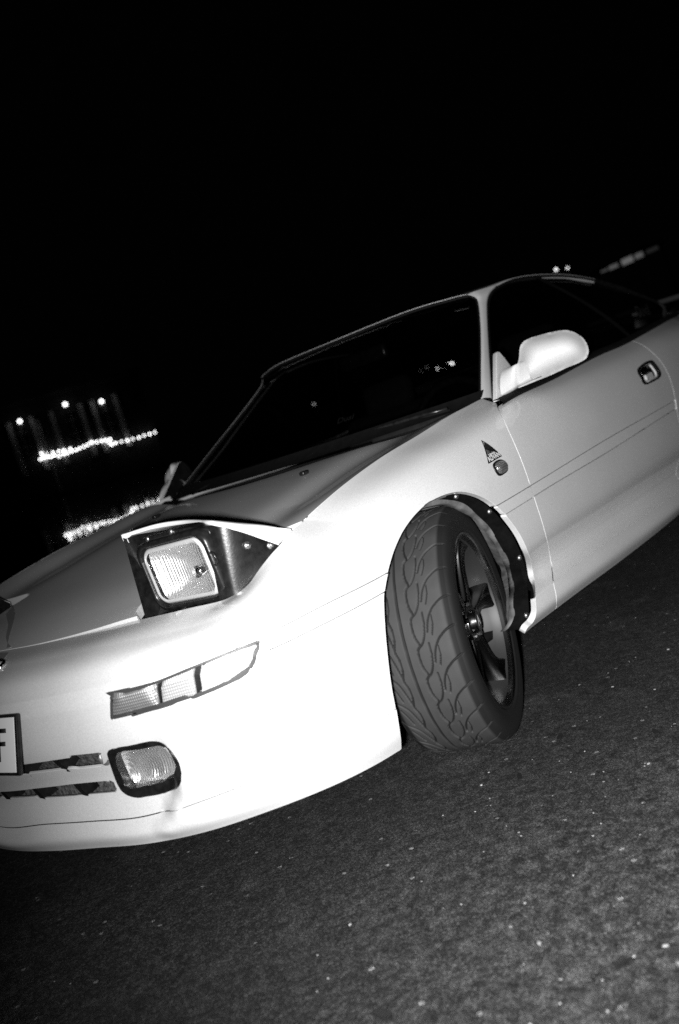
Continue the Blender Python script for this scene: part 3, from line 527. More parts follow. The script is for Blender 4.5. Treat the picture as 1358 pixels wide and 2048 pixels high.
# ---- greenhouse
U_LINE = [np.array(q) for q in U_LINE_]; W_LINE = [np.array(q) for q in W_LINE_]
fl3 = lambda p: np.array((p[0], -p[1], p[2]))
# A-pillar and roof in one skin
WP = smooth_line(W_LINE[:7], 5); UP = smooth_line(U_LINE[:7], 5)
def strip(a, b, nrm_bulge=.007, n=7):
    out = []
    for p, q in zip(a, b):
        r = []
        for t in np.linspace(0, 1, n):
            m = p+(q-p)*t; o = np.array((-.35, -.85, .4)); o /= np.linalg.norm(o); r.append(m+o*nrm_bulge*(1-(2*t-1)**4))
        out.append(r)
    return out
rowsP = strip(UP, WP)
def edge_ret(rows, d=(.0, .012, -.004)):
    """turn both long edges inward so the pillar has thickness"""
    out = []
    for r in rows:
        a, b = r[0], r[-1]; out.append([a+np.array((.006, .018, -.002)), a+np.array((0, .003, -.001))]+r)
    return out
V, Fq = grid_mesh(edge_ret(rowsP)); pil = mk('windscreen_pillar', V, Fq, PAINT, CAR)
mirror(pil)
V, Fq = grid_mesh([[p+np.array((.004, .008, -.004)) for p in r] for r in rowsP]); pt1 = mk('pillar_trim', V, Fq, BLACKM, CAR); mirror(pt1)
# roof: front edge = pillar end + top of the screen, sides = U line
fr = [U_LINE[6], (U_LINE[6]+W_LINE[6])/2+np.array((0, 0, .004))]+[W_LINE[6]]+smooth_line(W_LINE[6:10], 6)[1:]
fr = [np.array(p) for p in fr]; full = fr+[fl3(p) for p in fr[:-1][::-1]]; nf = len(full)
side = smooth_line(U_LINE[6:11], 6); n2 = len(side); rr = []
yf = np.array([p[1] for p in full])
for i, e in enumerate(side):
    t = i/(n2-1); r = []
    w = max(0, 1-t*1.6)**2
    for j, f in enumerate(full):
        s = f[1]/abs(full[0][1])  # -1..1
        y = s*abs(e[1]); zc = e[2]+.030*(1-abs(s)**2.6)*min(1, t*1.6)
        xr = e[0]-.10*(1-s*s)*(t)*.3
        base = np.array((xr, y, zc)); 
        front_shift = f-np.array((full[0][0], s*abs(full[0][1]), full[0][2])); 
        r.append(base+front_shift*w*np.array((1, 0, 1)))
    rr.append(r)
rr2 = []
for r in rr: rr2.append([r[0]+np.array((0, .02, -.012)), r[0]+np.array((0, .002, -.003))]+r+[r[-1]+np.array((0, -.002, -.003)), r[-1]+np.array((0, -.02, -.012))])
V, Fq = grid_mesh(rr2); mk('roof', V, Fq, PAINT, CAR)
V, Fq = grid_mesh([[p+np.array((-.001, 0, -.008)) for p in r] for r in rr]); mk('roof_lining', V, Fq, BLACKM, CAR)
V, Fq = tube([p+np.array((-.001, 0, .0005)) for p in rr[0][2:-2]], .0008, 8); mk('roof_highlight_bead', V, Fq, PAINT, CAR)  # thin bead added so the roof's front edge catches a bright line
# windscreen
wl = smooth_line(W_LINE[:7], 5); wb = W_LINE[0]
NB = 21; rowsW = []
for i, p in enumerate(wl[:-8]):
    t = (p[2]-wb[2])/(1.165-wb[2]); r = []
    for j in range(NB):
        s = -1+2*j/(NB-1); xb = 1.175+(p[0]-1.175)*0+0
        xc = 1.185+(1.735-1.185)*t; zc = (wb[2]-.012)+(1.168-wb[2]+.012)*t
        k = abs(s)**2.2; r.append(np.array((xc+(p[0]-xc)*k+.006, s*abs(p[1]), zc+(p[2]-zc)*k-.006)))
    rowsW.append(r)
fr0 = rowsW[-1]
top = []
for j in range(NB):
    s = -1+2*j/(NB-1); yy = abs(s)*.50; xs = [-p[1] for p in W_LINE[6:]][::-1]; top.append(np.array((np.interp(yy, xs, [p[0] for p in W_LINE[6:]][::-1])+.006, s*.50, np.interp(yy, xs, [p[2] for p in W_LINE[6:]][::-1])-.006)))
rowsW.append(top); V, Fq = grid_mesh(rowsW); mk('windscreen', V, Fq, GLASS, CAR)
# seals: a black strip along the foot of the screen and along the door glass
ft = [r+np.array((-.004, 0, .002)) for r in rowsW[0]]
V, Fq = grid_mesh([[p+np.array((-.045, 0, -.006)) for p in ft], [p+np.array((0, 0, .004)) for p in ft], [p+np.array((.03, 0, .028)) for p in ft]]); mk('windscreen_seal', V, Fq, RUBBER, CAR)
V, Fq = tube([p+np.array((.004, .006, -.002)) for p in WP], .0045, 6); ws2 = mk('windscreen_seal', V, Fq, RUBBER, CAR); mirror(ws2)
V, Fq = tube([p+np.array((.002, 0, -.0062)) for p in rr[0][1:-1]], .0045, 6); mk('windscreen_seal', V, Fq, RUBBER, CAR)
# side glass
BELT = [np.array(p) for p in S(np.array([q[0] for q in BE]), np.array([q[1] for q in BE]))]
def side_top(x):
    X = [p[0] for p in U_LINE]; return np.array((x, np.interp(x, X, [p[1] for p in U_LINE]), np.interp(x, X, [p[2] for p in U_LINE])))
def belt_at(x):
    X = [p[0] for p in BELT]; 
    if x > X[-1]: t = (x-X[-1])/(3.70-X[-1]); return BELT[-1]+(np.array((3.70, -.60, .955))-BELT[-1])*min(1, t)
    return np.array((x, np.interp(x, X, [p[1] for p in BELT]), np.interp(x, X, [p[2] for p in BELT])))
def glass_piece(name, fa, fb, n, mt, inset_=.0):
    rows_ = []
    for t in np.linspace(0, 1, n):
        a, b = fa(t), fb(t); r = []
        for k in np.linspace(0, 1, 9): r.append(a+(b-a)*k+np.array((0, -.022*math.sin(math.pi*k)+.014, 0)))
        rows_.append(r)
    V, Fq = grid_mesh(rows_); return mk(name, V, Fq, mt, CAR)
xb0, xb1 = 1.36, 2.62
g1 = glass_piece('side_window', lambda t: belt_at(xb0+(xb1-xb0)*t)+np.array((0, .0, -.004)), lambda t: side_top(1.389+(2.40-1.389)*t)+np.array((0, .0, -.002)), 40, GLASSD)
g2 = glass_piece('quarter_window', lambda t: belt_at(xb1+.02+(3.66-xb1)*t)+np.array((0, 0, .006)), lambda t: side_top(2.42+(3.67-2.42)*t)+np.array((0, .0, -.01)), 30, GLASSD)
for o in (g1, g2): mirror(o)
# B-pillar strip, belt seal, frame seal
V, Fq = grid_mesh([[belt_at(xb1+d)+(side_top(2.40+d)-belt_at(xb1+d))*k+np.array((0, -.022*math.sin(math.pi*k)+.012, 0)) for k in np.linspace(0, 1, 9)] for d in (-.012, 0, .02, .034)]); bp = mk('door_glass_seal', V, Fq, RUBBER, CAR); mirror(bp)
def seal(line, dz, w=.02, name='belt_seal'):
    r = [[p+np.array((0, -.006, -.004)), p+np.array((0, -.012, .004)), p+np.array((0, -.004, dz)), p+np.array((0, .02, dz+.002))] for p in line]
    V, Fq = grid_mesh(r); o = mk(name, V, Fq, RUBBER, CAR); mirror(o)
seal([belt_at(x) for x in np.linspace(1.345, 3.66, 60)], .014)
UPs = smooth_line(U_LINE, 5)
V, Fq = grid_mesh([[p+np.array((.0, .001, -.001)), p+np.array((.008, -.001, -.008)), p+np.array((.016, .010, -.010))] for p in UPs]); fs = mk('window_frame_seal', V, Fq, RUBBER, CAR); mirror(fs)
# rear buttress, engine lid, rear screen, spoiler
bt = [side_top(x) for x in np.linspace(2.94, 3.673, 14)]
V, Fq = grid_mesh([[p+np.array((0, .0, -.01)), p+np.array((0, -.004, .0)), p+np.array((0, .006, .007)), p+np.array((0, .018, .008)), p+np.array((0, .024, 0)), p+np.array((0, .024, -.02))] for p in bt]); b_ = mk('rear_buttress', V, Fq, BLACKP, CAR); mirror(b_)
V, Fq = grid_mesh([[np.array((x, y, .945-.02*(x-2.9)+.02*(1-(y/.7)**2))) for y in np.linspace(-.68, .68, 15)] for x in np.linspace(2.80, 3.96, 10)]); mk('engine_lid', V, Fq, PAINT, CAR)
V, Fq = grid_mesh([[np.array((2.90-.10*k, y, .955+.215*k)) for y in np.linspace(-.47, .47, 9)] for k in np.linspace(0, 1, 5)]); mk('rear_screen', V, Fq, GLASSD, CAR)
sp = []
for y in np.linspace(-.80, .80, 25):
    dz = -.012*(abs(y)/.8)**2-.02*max(0, (abs(y)-.7)/.1)**2; sp.append([np.array((x, y, 1.016+z+dz)) for x, z in ((3.60, 0), (3.62, .010), (3.70, .014), (3.80, .006), (3.80, -.004), (3.70, -.014), (3.62, -.010), (3.60, 0))])
V, Fq = grid_mesh(sp); Fq += [tuple(range(8))[:7], tuple(24*8+k for k in range(7))[::-1]]; sw = mk('rear_spoiler', V, Fq, mat('dark_spoiler_plastic', .10, .5), CAR)
for sg in (-1, 1):
    bm = bmesh.new(); box(bm, (3.72, sg*.42, .965), (.12, .03, .085), bev=.008); bmo('spoiler_foot', bm, PAINT, sw)
V, Fq = grid_mesh([list(S(np.linspace(-5.35, 5.35, 10)*0+u, np.linspace(2, 9, 10))) for u in np.linspace(5.30, K[-1], 10)]); rb = mk('rear_bumper', V, Fq, PAINT, CAR); mirror(rb)
# floor and bulkheads, so nothing shines through
bm = bmesh.new(); box(bm, (2.1, 0, .20), (3.5, 1.40, .02)); box(bm, (1.30, 0, .50), (.02, 1.30, .52)); box(bm, (2.72, 0, .56), (.02, 1.40, .72)); bmo('floor_pan', bm, BLACKM, CAR)
# interior
bm = bmesh.new(); box(bm, (1.52, 0, .70), (.34, 1.28, .15), bev=.05); box(bm, (1.62, -.36, .765), (.16, .40, .07), bev=.03); bmo('dashboard', bm, SEATM, CAR)
for sg in (-1, 1):
    bm = bmesh.new(); box(bm, (2.14, sg*.36, .36), (.50, .50, .16), bev=.05); box(bm, (2.43, sg*.36, .64), (.14, .48, .52), Matrix.Rotation(math.radians(16), 3, 'Y'), bev=.05); box(bm, (2.51, sg*.36, .95), (.09, .26, .15), Matrix.Rotation(math.radians(12), 3, 'Y'), bev=.04)
    bmo('seat', bm, SEATM, CAR)
V, Fq = tube([(1.80+.06*math.sin(a)*.5, -.36+.18*math.cos(a), .72+.18*math.sin(a)) for a in np.linspace(0, 2*math.pi, 32, endpoint=False)], .014, 8, True); mk('steering_wheel', V, Fq, BLACKP, CAR)
bm = bmesh.new(); box(bm, (1.86, -.02, 1.085), (.03, .22, .055), bev=.012); bmo('interior_mirror', bm, BLACKP, CAR)
# wipers
for ya, yb, xa in ((-.10, -.62, 1.21), (.42, -.08, 1.24)):
    pts = [np.array((xa+(1.33-xa)*t*(1 if ya < 0 else .1), ya+(yb-ya)*t, .790+.018*t+.012*math.sin(math.pi*t))) for t in np.linspace(0, 1, 10)]
    V, Fq = tube(pts, .006, 6); w = mk('windscreen_wiper', V, Fq, BLACKP, CAR)
    V, Fq = tube([p+np.array((.012, 0, -.006)) for p in pts[3:]], .004, 5); mk('wiper_blade', V, Fq, RUBBER, w)
for y in (-.33, .33):
    bm = bmesh.new(); box(bm, (.98, y, float(H(.98, y)[0])+.006), (.026, .018, .012), bev=.004); bmo('washer_jet', bm, BLACKP, CAR)
# script decals on the glass
def text(name, s, size, m, parent, co, ex=0, bold=0, shear=0):
    c = bpy.data.curves.new(name, 'FONT'); c.body = s; c.size = size; c.align_x = 'CENTER'; c.align_y = 'CENTER'; c.extrude = ex; c.offset = bold; c.shear = shear; c.materials.append(co)
    t_ = bpy.data.objects.new(name, c); COL.objects.link(t_); bpy.context.view_layer.update(); me = bpy.data.meshes.new_from_object(t_.evaluated_get(bpy.context.evaluated_depsgraph_get())); bpy.data.objects.remove(t_)
    if not me.materials: me.materials.append(co)
    o = bpy.data.objects.new(name, me); COL.objects.link(o); o.parent = parent; o.matrix_local = m; return o
def frame(o, r, u):
    r = Vector(r).normalized(); u = Vector(u); n = r.cross(u).normalized(); u = n.cross(r); m = Matrix((r, u, n)).transposed().to_4x4(); m.translation = Vector(o); return m
DIMV = mat('faint_silver_vinyl', .03, .5)
a = belt_at(2.93); b = side_top(2.93)
text('window_script', 'Duval', .075, frame(a+(b-a)*.28+np.array((0, -.022, 0)), (1, .02, .02), (0, .25, 1)), CAR, DIMV, shear=.3)
text('window_script', 'Dual', .03, frame((1.33, -.255, .872), (.35, -.85, 0), (.6, .05, .6)), CAR, mat('very_faint_vinyl', .004, .5), shear=.3)
# ---- pop-up headlight (left one as seen, right one mirrored)
def headlight():
    root = []
    A = smooth_line(LID_FRONT, 6); B = smooth_line(LID_OUT, 6); BL = smooth_line(LID_OUTLOW, 6)
    A = [np.array(p) for p in A]; B = [np.array(p) for p in B]; BL = [np.array(p) for p in BL]
    top_edge = A+[np.array(p) for p in B]; low_edge = [p-np.array((.0, 0, .0065)) for p in A]+BL
    hin = np.array((.45, -.415, .648)); hout = np.array(LID_OUT[-1])
    hinge = [hin+(hout-hin)*t for t in np.linspace(0, 1, len(A))]+[hout]*len(B)
    V = []; Fq = []; n = len(top_edge); rows_ = []
    rows_.append([p+np.array((.004, .0, -.004)) for p in low_edge]); rows_.append(low_edge); rows_.append([p-np.array((.0, 0, .0012)) for p in top_edge])
    rows_.append([p+np.array((.003, .002 if i > len(A) else 0, .0008)) for i, p in enumerate(top_edge)])
    for k in (.2, .4, .6, .8, 1): rows_.append([p+(h-p)*k+np.array((0, 0, .006*math.sin(math.pi*k))) for p, h in zip(top_edge, hinge)])
    V, Fq = grid_mesh(rows_); lid = mk('headlight_lid', V, Fq, PAINT, CAR)
    ia = np.array(top_edge[0]); V, Fq = grid_mesh([[ia+(hin-ia)*k+np.array((0, .001, 0)), ia+(hin-ia)*k+np.array((0, .0, -.014))] for k in np.linspace(0, 1, 8)]); mk('lid_skirt', V, Fq, PAINT, lid)
    under = [[p+np.array((.006, .003, -.001)) for p in low_edge], [h-np.array((0, 0, .012)) for h in hinge]]
    V, Fq = grid_mesh(under); u_ = mk('lid_underside', V, Fq, BLACKM, lid)
    # housing: front plate with rounded square opening, curved outer wall, inner wall
    cx, cy, cz, hw, hh = .300, -.519, .6455, .098, .0635
    tl = -.10   # slight forward lean of the lamp face
    def rr(hw, hh, r, n=7):
        o = []
        for qx, qz, a0_ in ((1, 1, 0), (-1, 1, 90), (-1, -1, 180), (1, -1, 270)):
            for k in range(n): a = math.radians(a0_+90*k/(n-1)); o.append((qx*(hw-r)+r*math.cos(a), qz*(hh-r)+r*math.sin(a)))
        return o
    def fp(p, dx=0): # p=(a,b): a to the car's right (+y), b up
        return np.array((cx+dx+tl*p[1]*1.0, cy+p[0], cz+p[1]))
    inner = rr(hw+.004, hh+.004, .028); bez = rr(hw+.013, hh+.014, .034)
    # plate outline
    out = [(.137, .096), (-.06, .080), (-.108, .068), (-.119, .0), (-.112, -.078), (-.04, -.088), (.125, -.088), (.130, -.03), (.134, .04)]
    outp = [np.array(q) for q in resample(out+[out[0]], .01)][:-1]
    PP_ = lambda a, b: np.stack([cx+.010+tl*b, cy+a, cz+b], 1)
    NN_ = lambda a, b: np.tile(np.array((-1, 0, tl)), (len(a), 1))/math.hypot(1, tl)
    pod = panel('headlight_housing', [([(outp+[outp[0]], 1)], [[np.array(q) for q in inner]])], BLACKP, CAR, PP_, NN_, np.array([1, 1]), spacing=.015, g=0, depth=.03, lip=.004)
    # outer wall from the rounded front corner back to the lid tip
    topw = PODTOP_
    botw = PODBOT_
    tw = smooth_line(topw, 6); bw = smooth_line(botw, 6)
    V, Fq = grid_mesh([[p+(q-p)*k for k in np.linspace(0, 1, 9)] for p, q in zip([np.array(p) for p in tw], [np.array(p) for p in bw])]); wall = mk('housing_side', V, Fq, BLACKP, pod)
    iw = [(.290, -.382, .745), (.32, -.382, .732), (.39, -.395, .69), (.448, -.412, .645)]; ib = [(.262, -.405, .54), (.29, -.400, .54), (.39, -.40, .54), (.448, -.412, .58)]
    V, Fq = grid_mesh([[np.array(p)+(np.array(q)-np.array(p))*k for k in (0, .5, 1)] for p, q in zip(smooth_line(iw, 4), smooth_line(ib, 4))]); mk('housing_side', V, Fq, BLACKP, pod)
    bm = bmesh.new(); box(bm, (cx+.09, cy, cz), (.14, .20, .13)); 
    # bezel: raised ring round the lens
    ri = [[fp(p, d) for p in (q+[q[0]])] for q, d in ((rr(hw+.016, hh+.016, .036), .008), (rr(hw+.013, hh+.013, .034), -.006), (rr(hw+.006, hh+.006, .030), -.010), (rr(hw+.0015, hh+.0015, .028), -.007), (rr(hw, hh, .027), .012))]
    bm.free(); V, Fq = grid_mesh(ri); bezel = mk('headlight_bezel', V, Fq, BLACKP, CAR)
    # rubbery outer flange strips above and below with screws
    for bx_ in ((fp((.015, hh+.020), -.002), (.014, .10, .010)), (fp((-.02, -hh-.019), -.002), (.014, .085, .010))): bm = bmesh.new(); box(bm, *bx_, bev=.003); bmo('bezel_bracket', bm, BLACKP, bezel)
    for a_, b_ in ((.052, hh+.020), (-.026, hh+.022), (.03, -hh-.018), (-.055, -hh-.018)):
        bm = bmesh.new(); cyl(bm, fp((a_, b_), -.011), fp((a_, b_), .0), .0055, seg=12); bmo('screw', bm, STEEL, bezel)
    V, Fq = tube([fp((-hw-.012+.012*math.cos(t)*-1, .012+.014*math.sin(t)), -.008) for t in np.linspace(-1.3, 1.3, 9)], .003, 6); mk('adjuster_lug', V, Fq, BLACKP, bezel)
    # reflector bowl, bulb shield and lens
    R0 = rr(hw-.002, hh-.002, .026); rings = []
    for k, (s, d) in enumerate(((1, .012), (.93, .022), (.8, .034), (.6, .046), (.38, .054), (.16, .058), (.01, .059))): rings.append([fp((q[0]*s, q[1]*s), d) for q in R0+[R0[0]]])
    V, Fq = grid_mesh(rings); mk('lamp_reflector', V, Fq, REFL, bezel)
    bm = bmesh.new(); cyl(bm, fp((-.012, -.012), .052), fp((-.012, -.012), .026), .011, .013, 20); bmo('bulb_shield', bm, CHROME, bezel)
    rings = []
    for s, d in ((1, .002), (.975, -.004), (.93, -.0085), (.8, -.013), (.6, -.0165), (.4, -.0185), (.2, -.0195), (.001, -.020)): rings.append([fp((q[0]*s, q[1]*s), d) for q in R0+[R0[0]]])
    V, Fq = grid_mesh(rings); mk('headlight_lens', V, Fq, LENSG, CAR)
    # thick glass rim
    ri = [[fp(p, d) for p in (q+[q[0]])] for q, d in ((rr(hw-.001, hh-.001, .027), .004), (rr(hw-.002, hh-.002, .0265), -.003), (rr(hw-.007, hh-.007, .024), -.0075), (rr(hw-.0105, hh-.0105, .022), -.0050))]
    V, Fq = grid_mesh(ri); mk('lens_rim', V, Fq, RIMG, bezel)
    for p, nrm in ((PODSCR_[0], 1), (PODSCR_[1], 1)):
        bm = bmesh.new(); cyl(bm, (p[0], p[1]+.006, p[2]), (p[0]-.001, p[1]-.0035, p[2]), .0085, .0075, 16); cyl(bm, (p[0], p[1]-.002, p[2]), (p[0]-.001, p[1]-.006, p[2]), .0045, .004, 12); bmo('screw', bm, STEEL, pod)
b4 = set(CAR.children_recursive)
headlight()
new = [o for o in CAR.children_recursive if o not in b4]
mp = {}
for o in sorted(new, key=lambda o: 0 if o.parent == CAR else 1): mp[o] = mirror(o, mp.get(o.parent, CAR))
# ---- front indicator cluster
b4 = set(CAR.children_recursive)
hs = skin_panel('indicator_housing', [([([np.array(q) for q in LAMP]+[np.array(LAMP[0])], 1)], [])], BLACKP, CAR, off=-.011, g=-.002, depth=.0)
d1a, d1b = [np.array(q) for q in TR['lampdiv1']]; d2a, d2b = [np.array(q) for q in TR['lampdiv2']]
LL = [np.array(q) for q in LAMP]
def shrink(poly, s):
    c = np.mean(poly, 0); return [c+(q-c)*s for q in poly]
l1 = [LL[0], LL[1], d1a, d1b, LL[15], LL[16], LL[17], LL[18]]; l2 = [d1a, LL[3], d2a, d2b, LL[13], d1b]; l3 = [d2a, LL[4], LL[5], LL[6], LL[7], LL[8], LL[9], LL[10], LL[11], d2b]
for nm, l, mt, gg, of, dm in (('lamp_lens', l1, LENS_DARK, .0075, -.0065, (.009, .026)), ('lamp_lens', l2, LENS_MID, .0050, -.0045, (.002, .01)), ('lamp_lens', l3, LENS_AMB, .0092, -.0055, (.003, .014))):
    skin_panel(nm, [([(l+[l[0]], 1)], [])], mt, hs, spacing=.004, g=gg, depth=.008, off=of, dome=dm, uv=True, edge=.004)
LR = [np.array(q) for q in resample(LL, .004, np.array([1, LV]), closed=True)]; LI = np.array(inset(LR, [1]*len(LR), .0080, S, Sn))
for _ in range(2): LI = .5*LI+.25*np.roll(LI, 1, 0)+.25*np.roll(LI, -1, 0)
LI = [q for q in LI]
rim_w = skin_panel('indicator_rim', [([(LR+[LR[0]], 1)], [LI])], mat('grey_rim', .055, .4), hs, spacing=.006, g=-.0030, depth=.006, off=.0012, edge=.004)
# ---- fog lamp
FG = [np.array(q) for q in FOG]; FL = [np.array(q) for q in TR['foglens']]
fs_ = skin_panel('fog_lamp_surround', [([(smooth_line(FG, 3, True)+[FG[0]], 1)], [smooth_line(FL, 3, True)])], BLACKP, CAR, spacing=.008, g=.0012, depth=.03, off=.002, lip=.002)
fl_ = skin_panel('fog_lamp_lens', [([(smooth_line(FL, 3, True)+[FL[0]], 1)], [])], LENSG, fs_, spacing=.004, g=-.001, depth=0, off=-.010, dome=(.008, .02), edge=.004)
fr_ = skin_panel('fog_lamp_reflector', [([(smooth_line(FL, 3, True)+[FL[0]], 1)], [])], REFL, fs_, spacing=.004, g=-.002, depth=0, off=-.020, dome=(-.022, .05), edge=.004)
# ---- side repeater, door handle, sill screws
MK = [np.array(q) for q in TR['marker']]
mkb = skin_panel('side_repeater', [([(smooth_line(MK, 3, True)+[MK[0]], 1)], [])], BLACKP, CAR, spacing=.005, g=0, depth=.004, off=.002, edge=.004)
skin_panel('repeater_lens', [([(smooth_line(shrink(MK, .84), 3, True)+[shrink(MK, .84)[0]], 1)], [])], mat('smoked_lens', .30, .15, .5, .8, build=grid_nodes(.5)), mkb, spacing=.003, g=0, depth=0, off=.003, dome=(.009, .014), uv=True, edge=.003)
HD = [np.array(q) for q in TR['handle']]
hb = skin_panel('door_handle', [([(smooth_line(shrink(HD, 1.06), 3, True)+[shrink(HD, 1.06)[0]], 1)], [smooth_line(shrink(HD, .90), 3, True)])], BLACKP, CAR, spacing=.006, g=0, depth=.01, off=.0025, edge=.005, lip=.002)
V, Fq = grid_mesh([list(S(np.linspace(min(q[0] for q in HD), max(q[0] for q in HD), 8), np.full(8, v))-Sn(np.linspace(min(q[0] for q in HD), max(q[0] for q in HD), 8), np.full(8, v))*(.006+.03*math.sin(math.pi*k))) for k, v in zip(np.linspace(0, 1, 8), np.linspace(min(q[1] for q in HD)-.02, max(q[1] for q in HD)+.02, 8))])
mk('handle_cup', V, Fq, mat('grey_handle_cup', .22, .3), hb)
hc = np.mean(HD, 0); lv = [hc+np.array((a*.05, b)) for a, b in ((-.4, -.02), (.95, -.02), (.95, -.33), (.75, -.42), (-.3, -.42))]
skin_panel('handle_lever', [([(lv+[lv[0]], 1)], [])], PAINT, hb, spacing=.01, g=0, depth=.012, off=-.006, lip=.003)
lv = [hc+np.array((a*.05, b)) for a, b in ((-.75, .05), (.85, .05), (.7, .33), (-.6, .33))]
skin_panel('handle_flap', [([(lv+[lv[0]], 1)], [])], CHROME, hb, spacing=.01, g=0, depth=.006, off=-.012, lip=.002)
new = [o for o in CAR.children_recursive if o not in b4]; mp = {}
for o in sorted(new, key=lambda o: 0 if o.parent == CAR else 1): mp[o] = mirror(o, mp.get(o.parent, CAR))
# ---- triangular sticker with its lettering
ST = [np.array(q) for q in TR['sticker']]
text_m = {}
t0 = flat_poly('triangle_sticker', ST, S, Sn, np.array([1, LV]), BLACKV, CAR, off=.0008)
apex, br, bl = S(np.array([q[0] for q in ST]), np.array([q[1] for q in ST])); nn_ = Sn(np.array([ST[0][0]]), np.array([ST[0][1]]))[0]
def tri(s, cshift, name, m_, d):
    c = (apex+br+bl)/3; 
    g = [c+(p-c)*s+(apex-c)*cshift for p in (apex, br, bl)]; return g
for k, (a_, w_) in enumerate(((.04, .030), (.16, .022), (.28, .018), (.40, .016))):
    # nested open triangles, thin grey outlines
    P0 = apex+((br+bl)/2-apex)*(a_*1.15); q = .73
    def pt(s, t): # s across 0..1, t down 0..1
        l = apex+(bl-apex)*t; r = apex+(br-apex)*t; return l+(r-l)*s
    t_top = .05+a_*.9; t_bot = .70
    m0 = .5; half_w = .5-a_*.9
    L0 = [pt(.5, t_top), pt(.5+half_w, t_bot)]; L1 = [pt(.5, t_top+w_*2.2), pt(.5+half_w-w_*1.6, t_bot)]
    R0 = [pt(.5, t_top), pt(.5-half_w, t_bot)]; R1 = [pt(.5, t_top+w_*2.2), pt(.5-half_w+w_*1.6, t_bot)]
    o_ = -0 
    V = [p+nn_*.0022 for p in (L0[0], L0[1], L1[1], L1[0], R0[0], R0[1], R1[1], R1[0])]; mk('sticker_line', V, [(0, 1, 2, 3), (4, 7, 6, 5)], GREYD, t0, smooth=False)
mb = (bl+br)/2; rt = br-bl; up = apex-mb
BIG = mat('sticker_white', .85, .5)
o = text('sticker_lettering', 'ADVAN', .0185, frame(mb+up*.13+nn_*.0024, rt, up), t0, BIG, bold=.0007, shear=.1)
o = text('sticker_lettering', 'YOKOHAMA', .0062, frame(mb+up*.285+nn_*.0024, rt, up), t0, BIG, bold=.0003, shear=.1)
# ---- door mirrors
def mirror_unit():
    pl = [np.array(p) for p in smooth_line(MIRROR_, 4, True)]; a_ = np.array((-.4472, .0, 0)); 
    n = np.array((-.894, -.447, 0)); ex = np.array((.447, -.894, 0)); c0 = np.mean(pl, 0); c0 = np.array(pl[0])
    to2 = lambda p: np.array(((p-c0)@ex, p[2]-c0[2]))
    q = [to2(p) for p in pl]
    P_ = lambda a, b: c0+np.outer(a, ex)+np.outer(b, np.array((0, 0, 1))); N_ = lambda a, b: np.tile(n, (len(a), 1))
    cap = panel('door_mirror', [([(q+[q[0]], 1)], [])], PAINT, CAR, P_, N_, np.array([1, 1]), spacing=.005, g=0, depth=0, off=0, dome=(.066, .062, 60), edge=.003)
    b2 = panel('mirror_shell', [([(q+[q[0]], 1)], [])], PAINT, cap, P_, lambda a, b: -N_(a, b), np.array([1, 1]), spacing=.008, g=0, depth=0, off=0, dome=(.050, .022, 10), edge=.004)
    gl = panel('mirror_glass', [([(shrink(q, .86)+[shrink(q, .86)[0]], 1)], [])], CHROME, cap, P_, lambda a, b: -N_(a, b), np.array([1, 1]), spacing=.02, g=0, depth=0, off=.0505)
    # sail and arm
    sl = [np.array(p) for p in SAIL_]
    V = sl+[p+np.array((0, .014, 0)) for p in sl]; n_ = len(sl); Fq = [tuple(range(n_))[::-1], tuple(range(n_, 2*n_))]+[(i, (i+1) % n_, n_+(i+1) % n_, n_+i) for i in range(n_)]
    bm = bmesh.new(); vs = [bm.verts.new(v) for v in V]; [bm.faces.new([vs[i] for i in f]) for f in Fq]
    bmesh.ops.triangulate(bm, faces=[f for f in bm.faces if len(f.verts) > 4]); bmesh.ops.recalc_face_normals(bm, faces=bm.faces)
    bmesh.ops.bevel(bm, geom=[e for e in bm.edges if e.is_manifold and e.calc_face_angle(0) > .8], offset=.003, segments=2, affect='EDGES')
    bmo('mirror_sail', bm, PAINT, cap, angle=40)
    V = [p+np.array((0, .0155, 0)) for p in sl]; mk('sail_trim', V, [tuple(range(n_))], BLACKM, cap, smooth=False)
    # arm loft
    A_ = [(1.405, -.757, .800), (1.43, -.755, .845), (1.475, -.750, .868), (1.520, -.745, .845), (1.525, -.748, .806), (1.46, -.757, .797)]
    B_ = [(1.446, -.790, .812), (1.452, -.795, .850), (1.468, -.800, .872), (1.500, -.805, .850), (1.505, -.80, .82), (1.475, -.79, .808)]
    C_ = [(1.440, -.840, .822), (1.445, -.845, .858), (1.463, -.850, .880), (1.500, -.845, .87), (1.505, -.84, .83), (1.47, -.84, .815)]
    rows_ = [smooth_line(x, 4, True) for x in (A_, B_, C_)]; rows_ = [[a[i]*(1-t)+b[i]*t for i in range(len(a))]+[a[0]*(1-t)+b[0]*t] for a, b in ((rows_[0], rows_[1]), (rows_[1], rows_[2])) for t in (0, .33, .66, 1)]
    V, Fq = grid_mesh(rows_); mk('mirror_arm', V, Fq, PAINT, cap)
    V, Fq = tube([(1.452, -.787, .849), (1.448, -.788, .824), (1.451, -.796, .812), (1.462, -.825, .8135), (1.478, -.855, .8165)], .0011, 5); mk('mirror_joint', V, Fq, BLACKV, cap)
    return cap
b4 = set(CAR.children_recursive); mirror_unit(); new = [o for o in CAR.children_recursive if o not in b4]; mp = {}
for o in sorted(new, key=lambda o: 0 if o.parent == CAR else 1):
    mp[o] = mirror(o, mp.get(o.parent, CAR))
    if 'sail' not in o.name:        # the far mirror is folded back
        FM = Matrix.Translation((1.46, .775, 0)) @ Matrix.Rotation(math.radians(-42), 4, 'Z') @ Matrix.Translation((-1.46, -.775, 0)); mp[o].data.transform(FM)
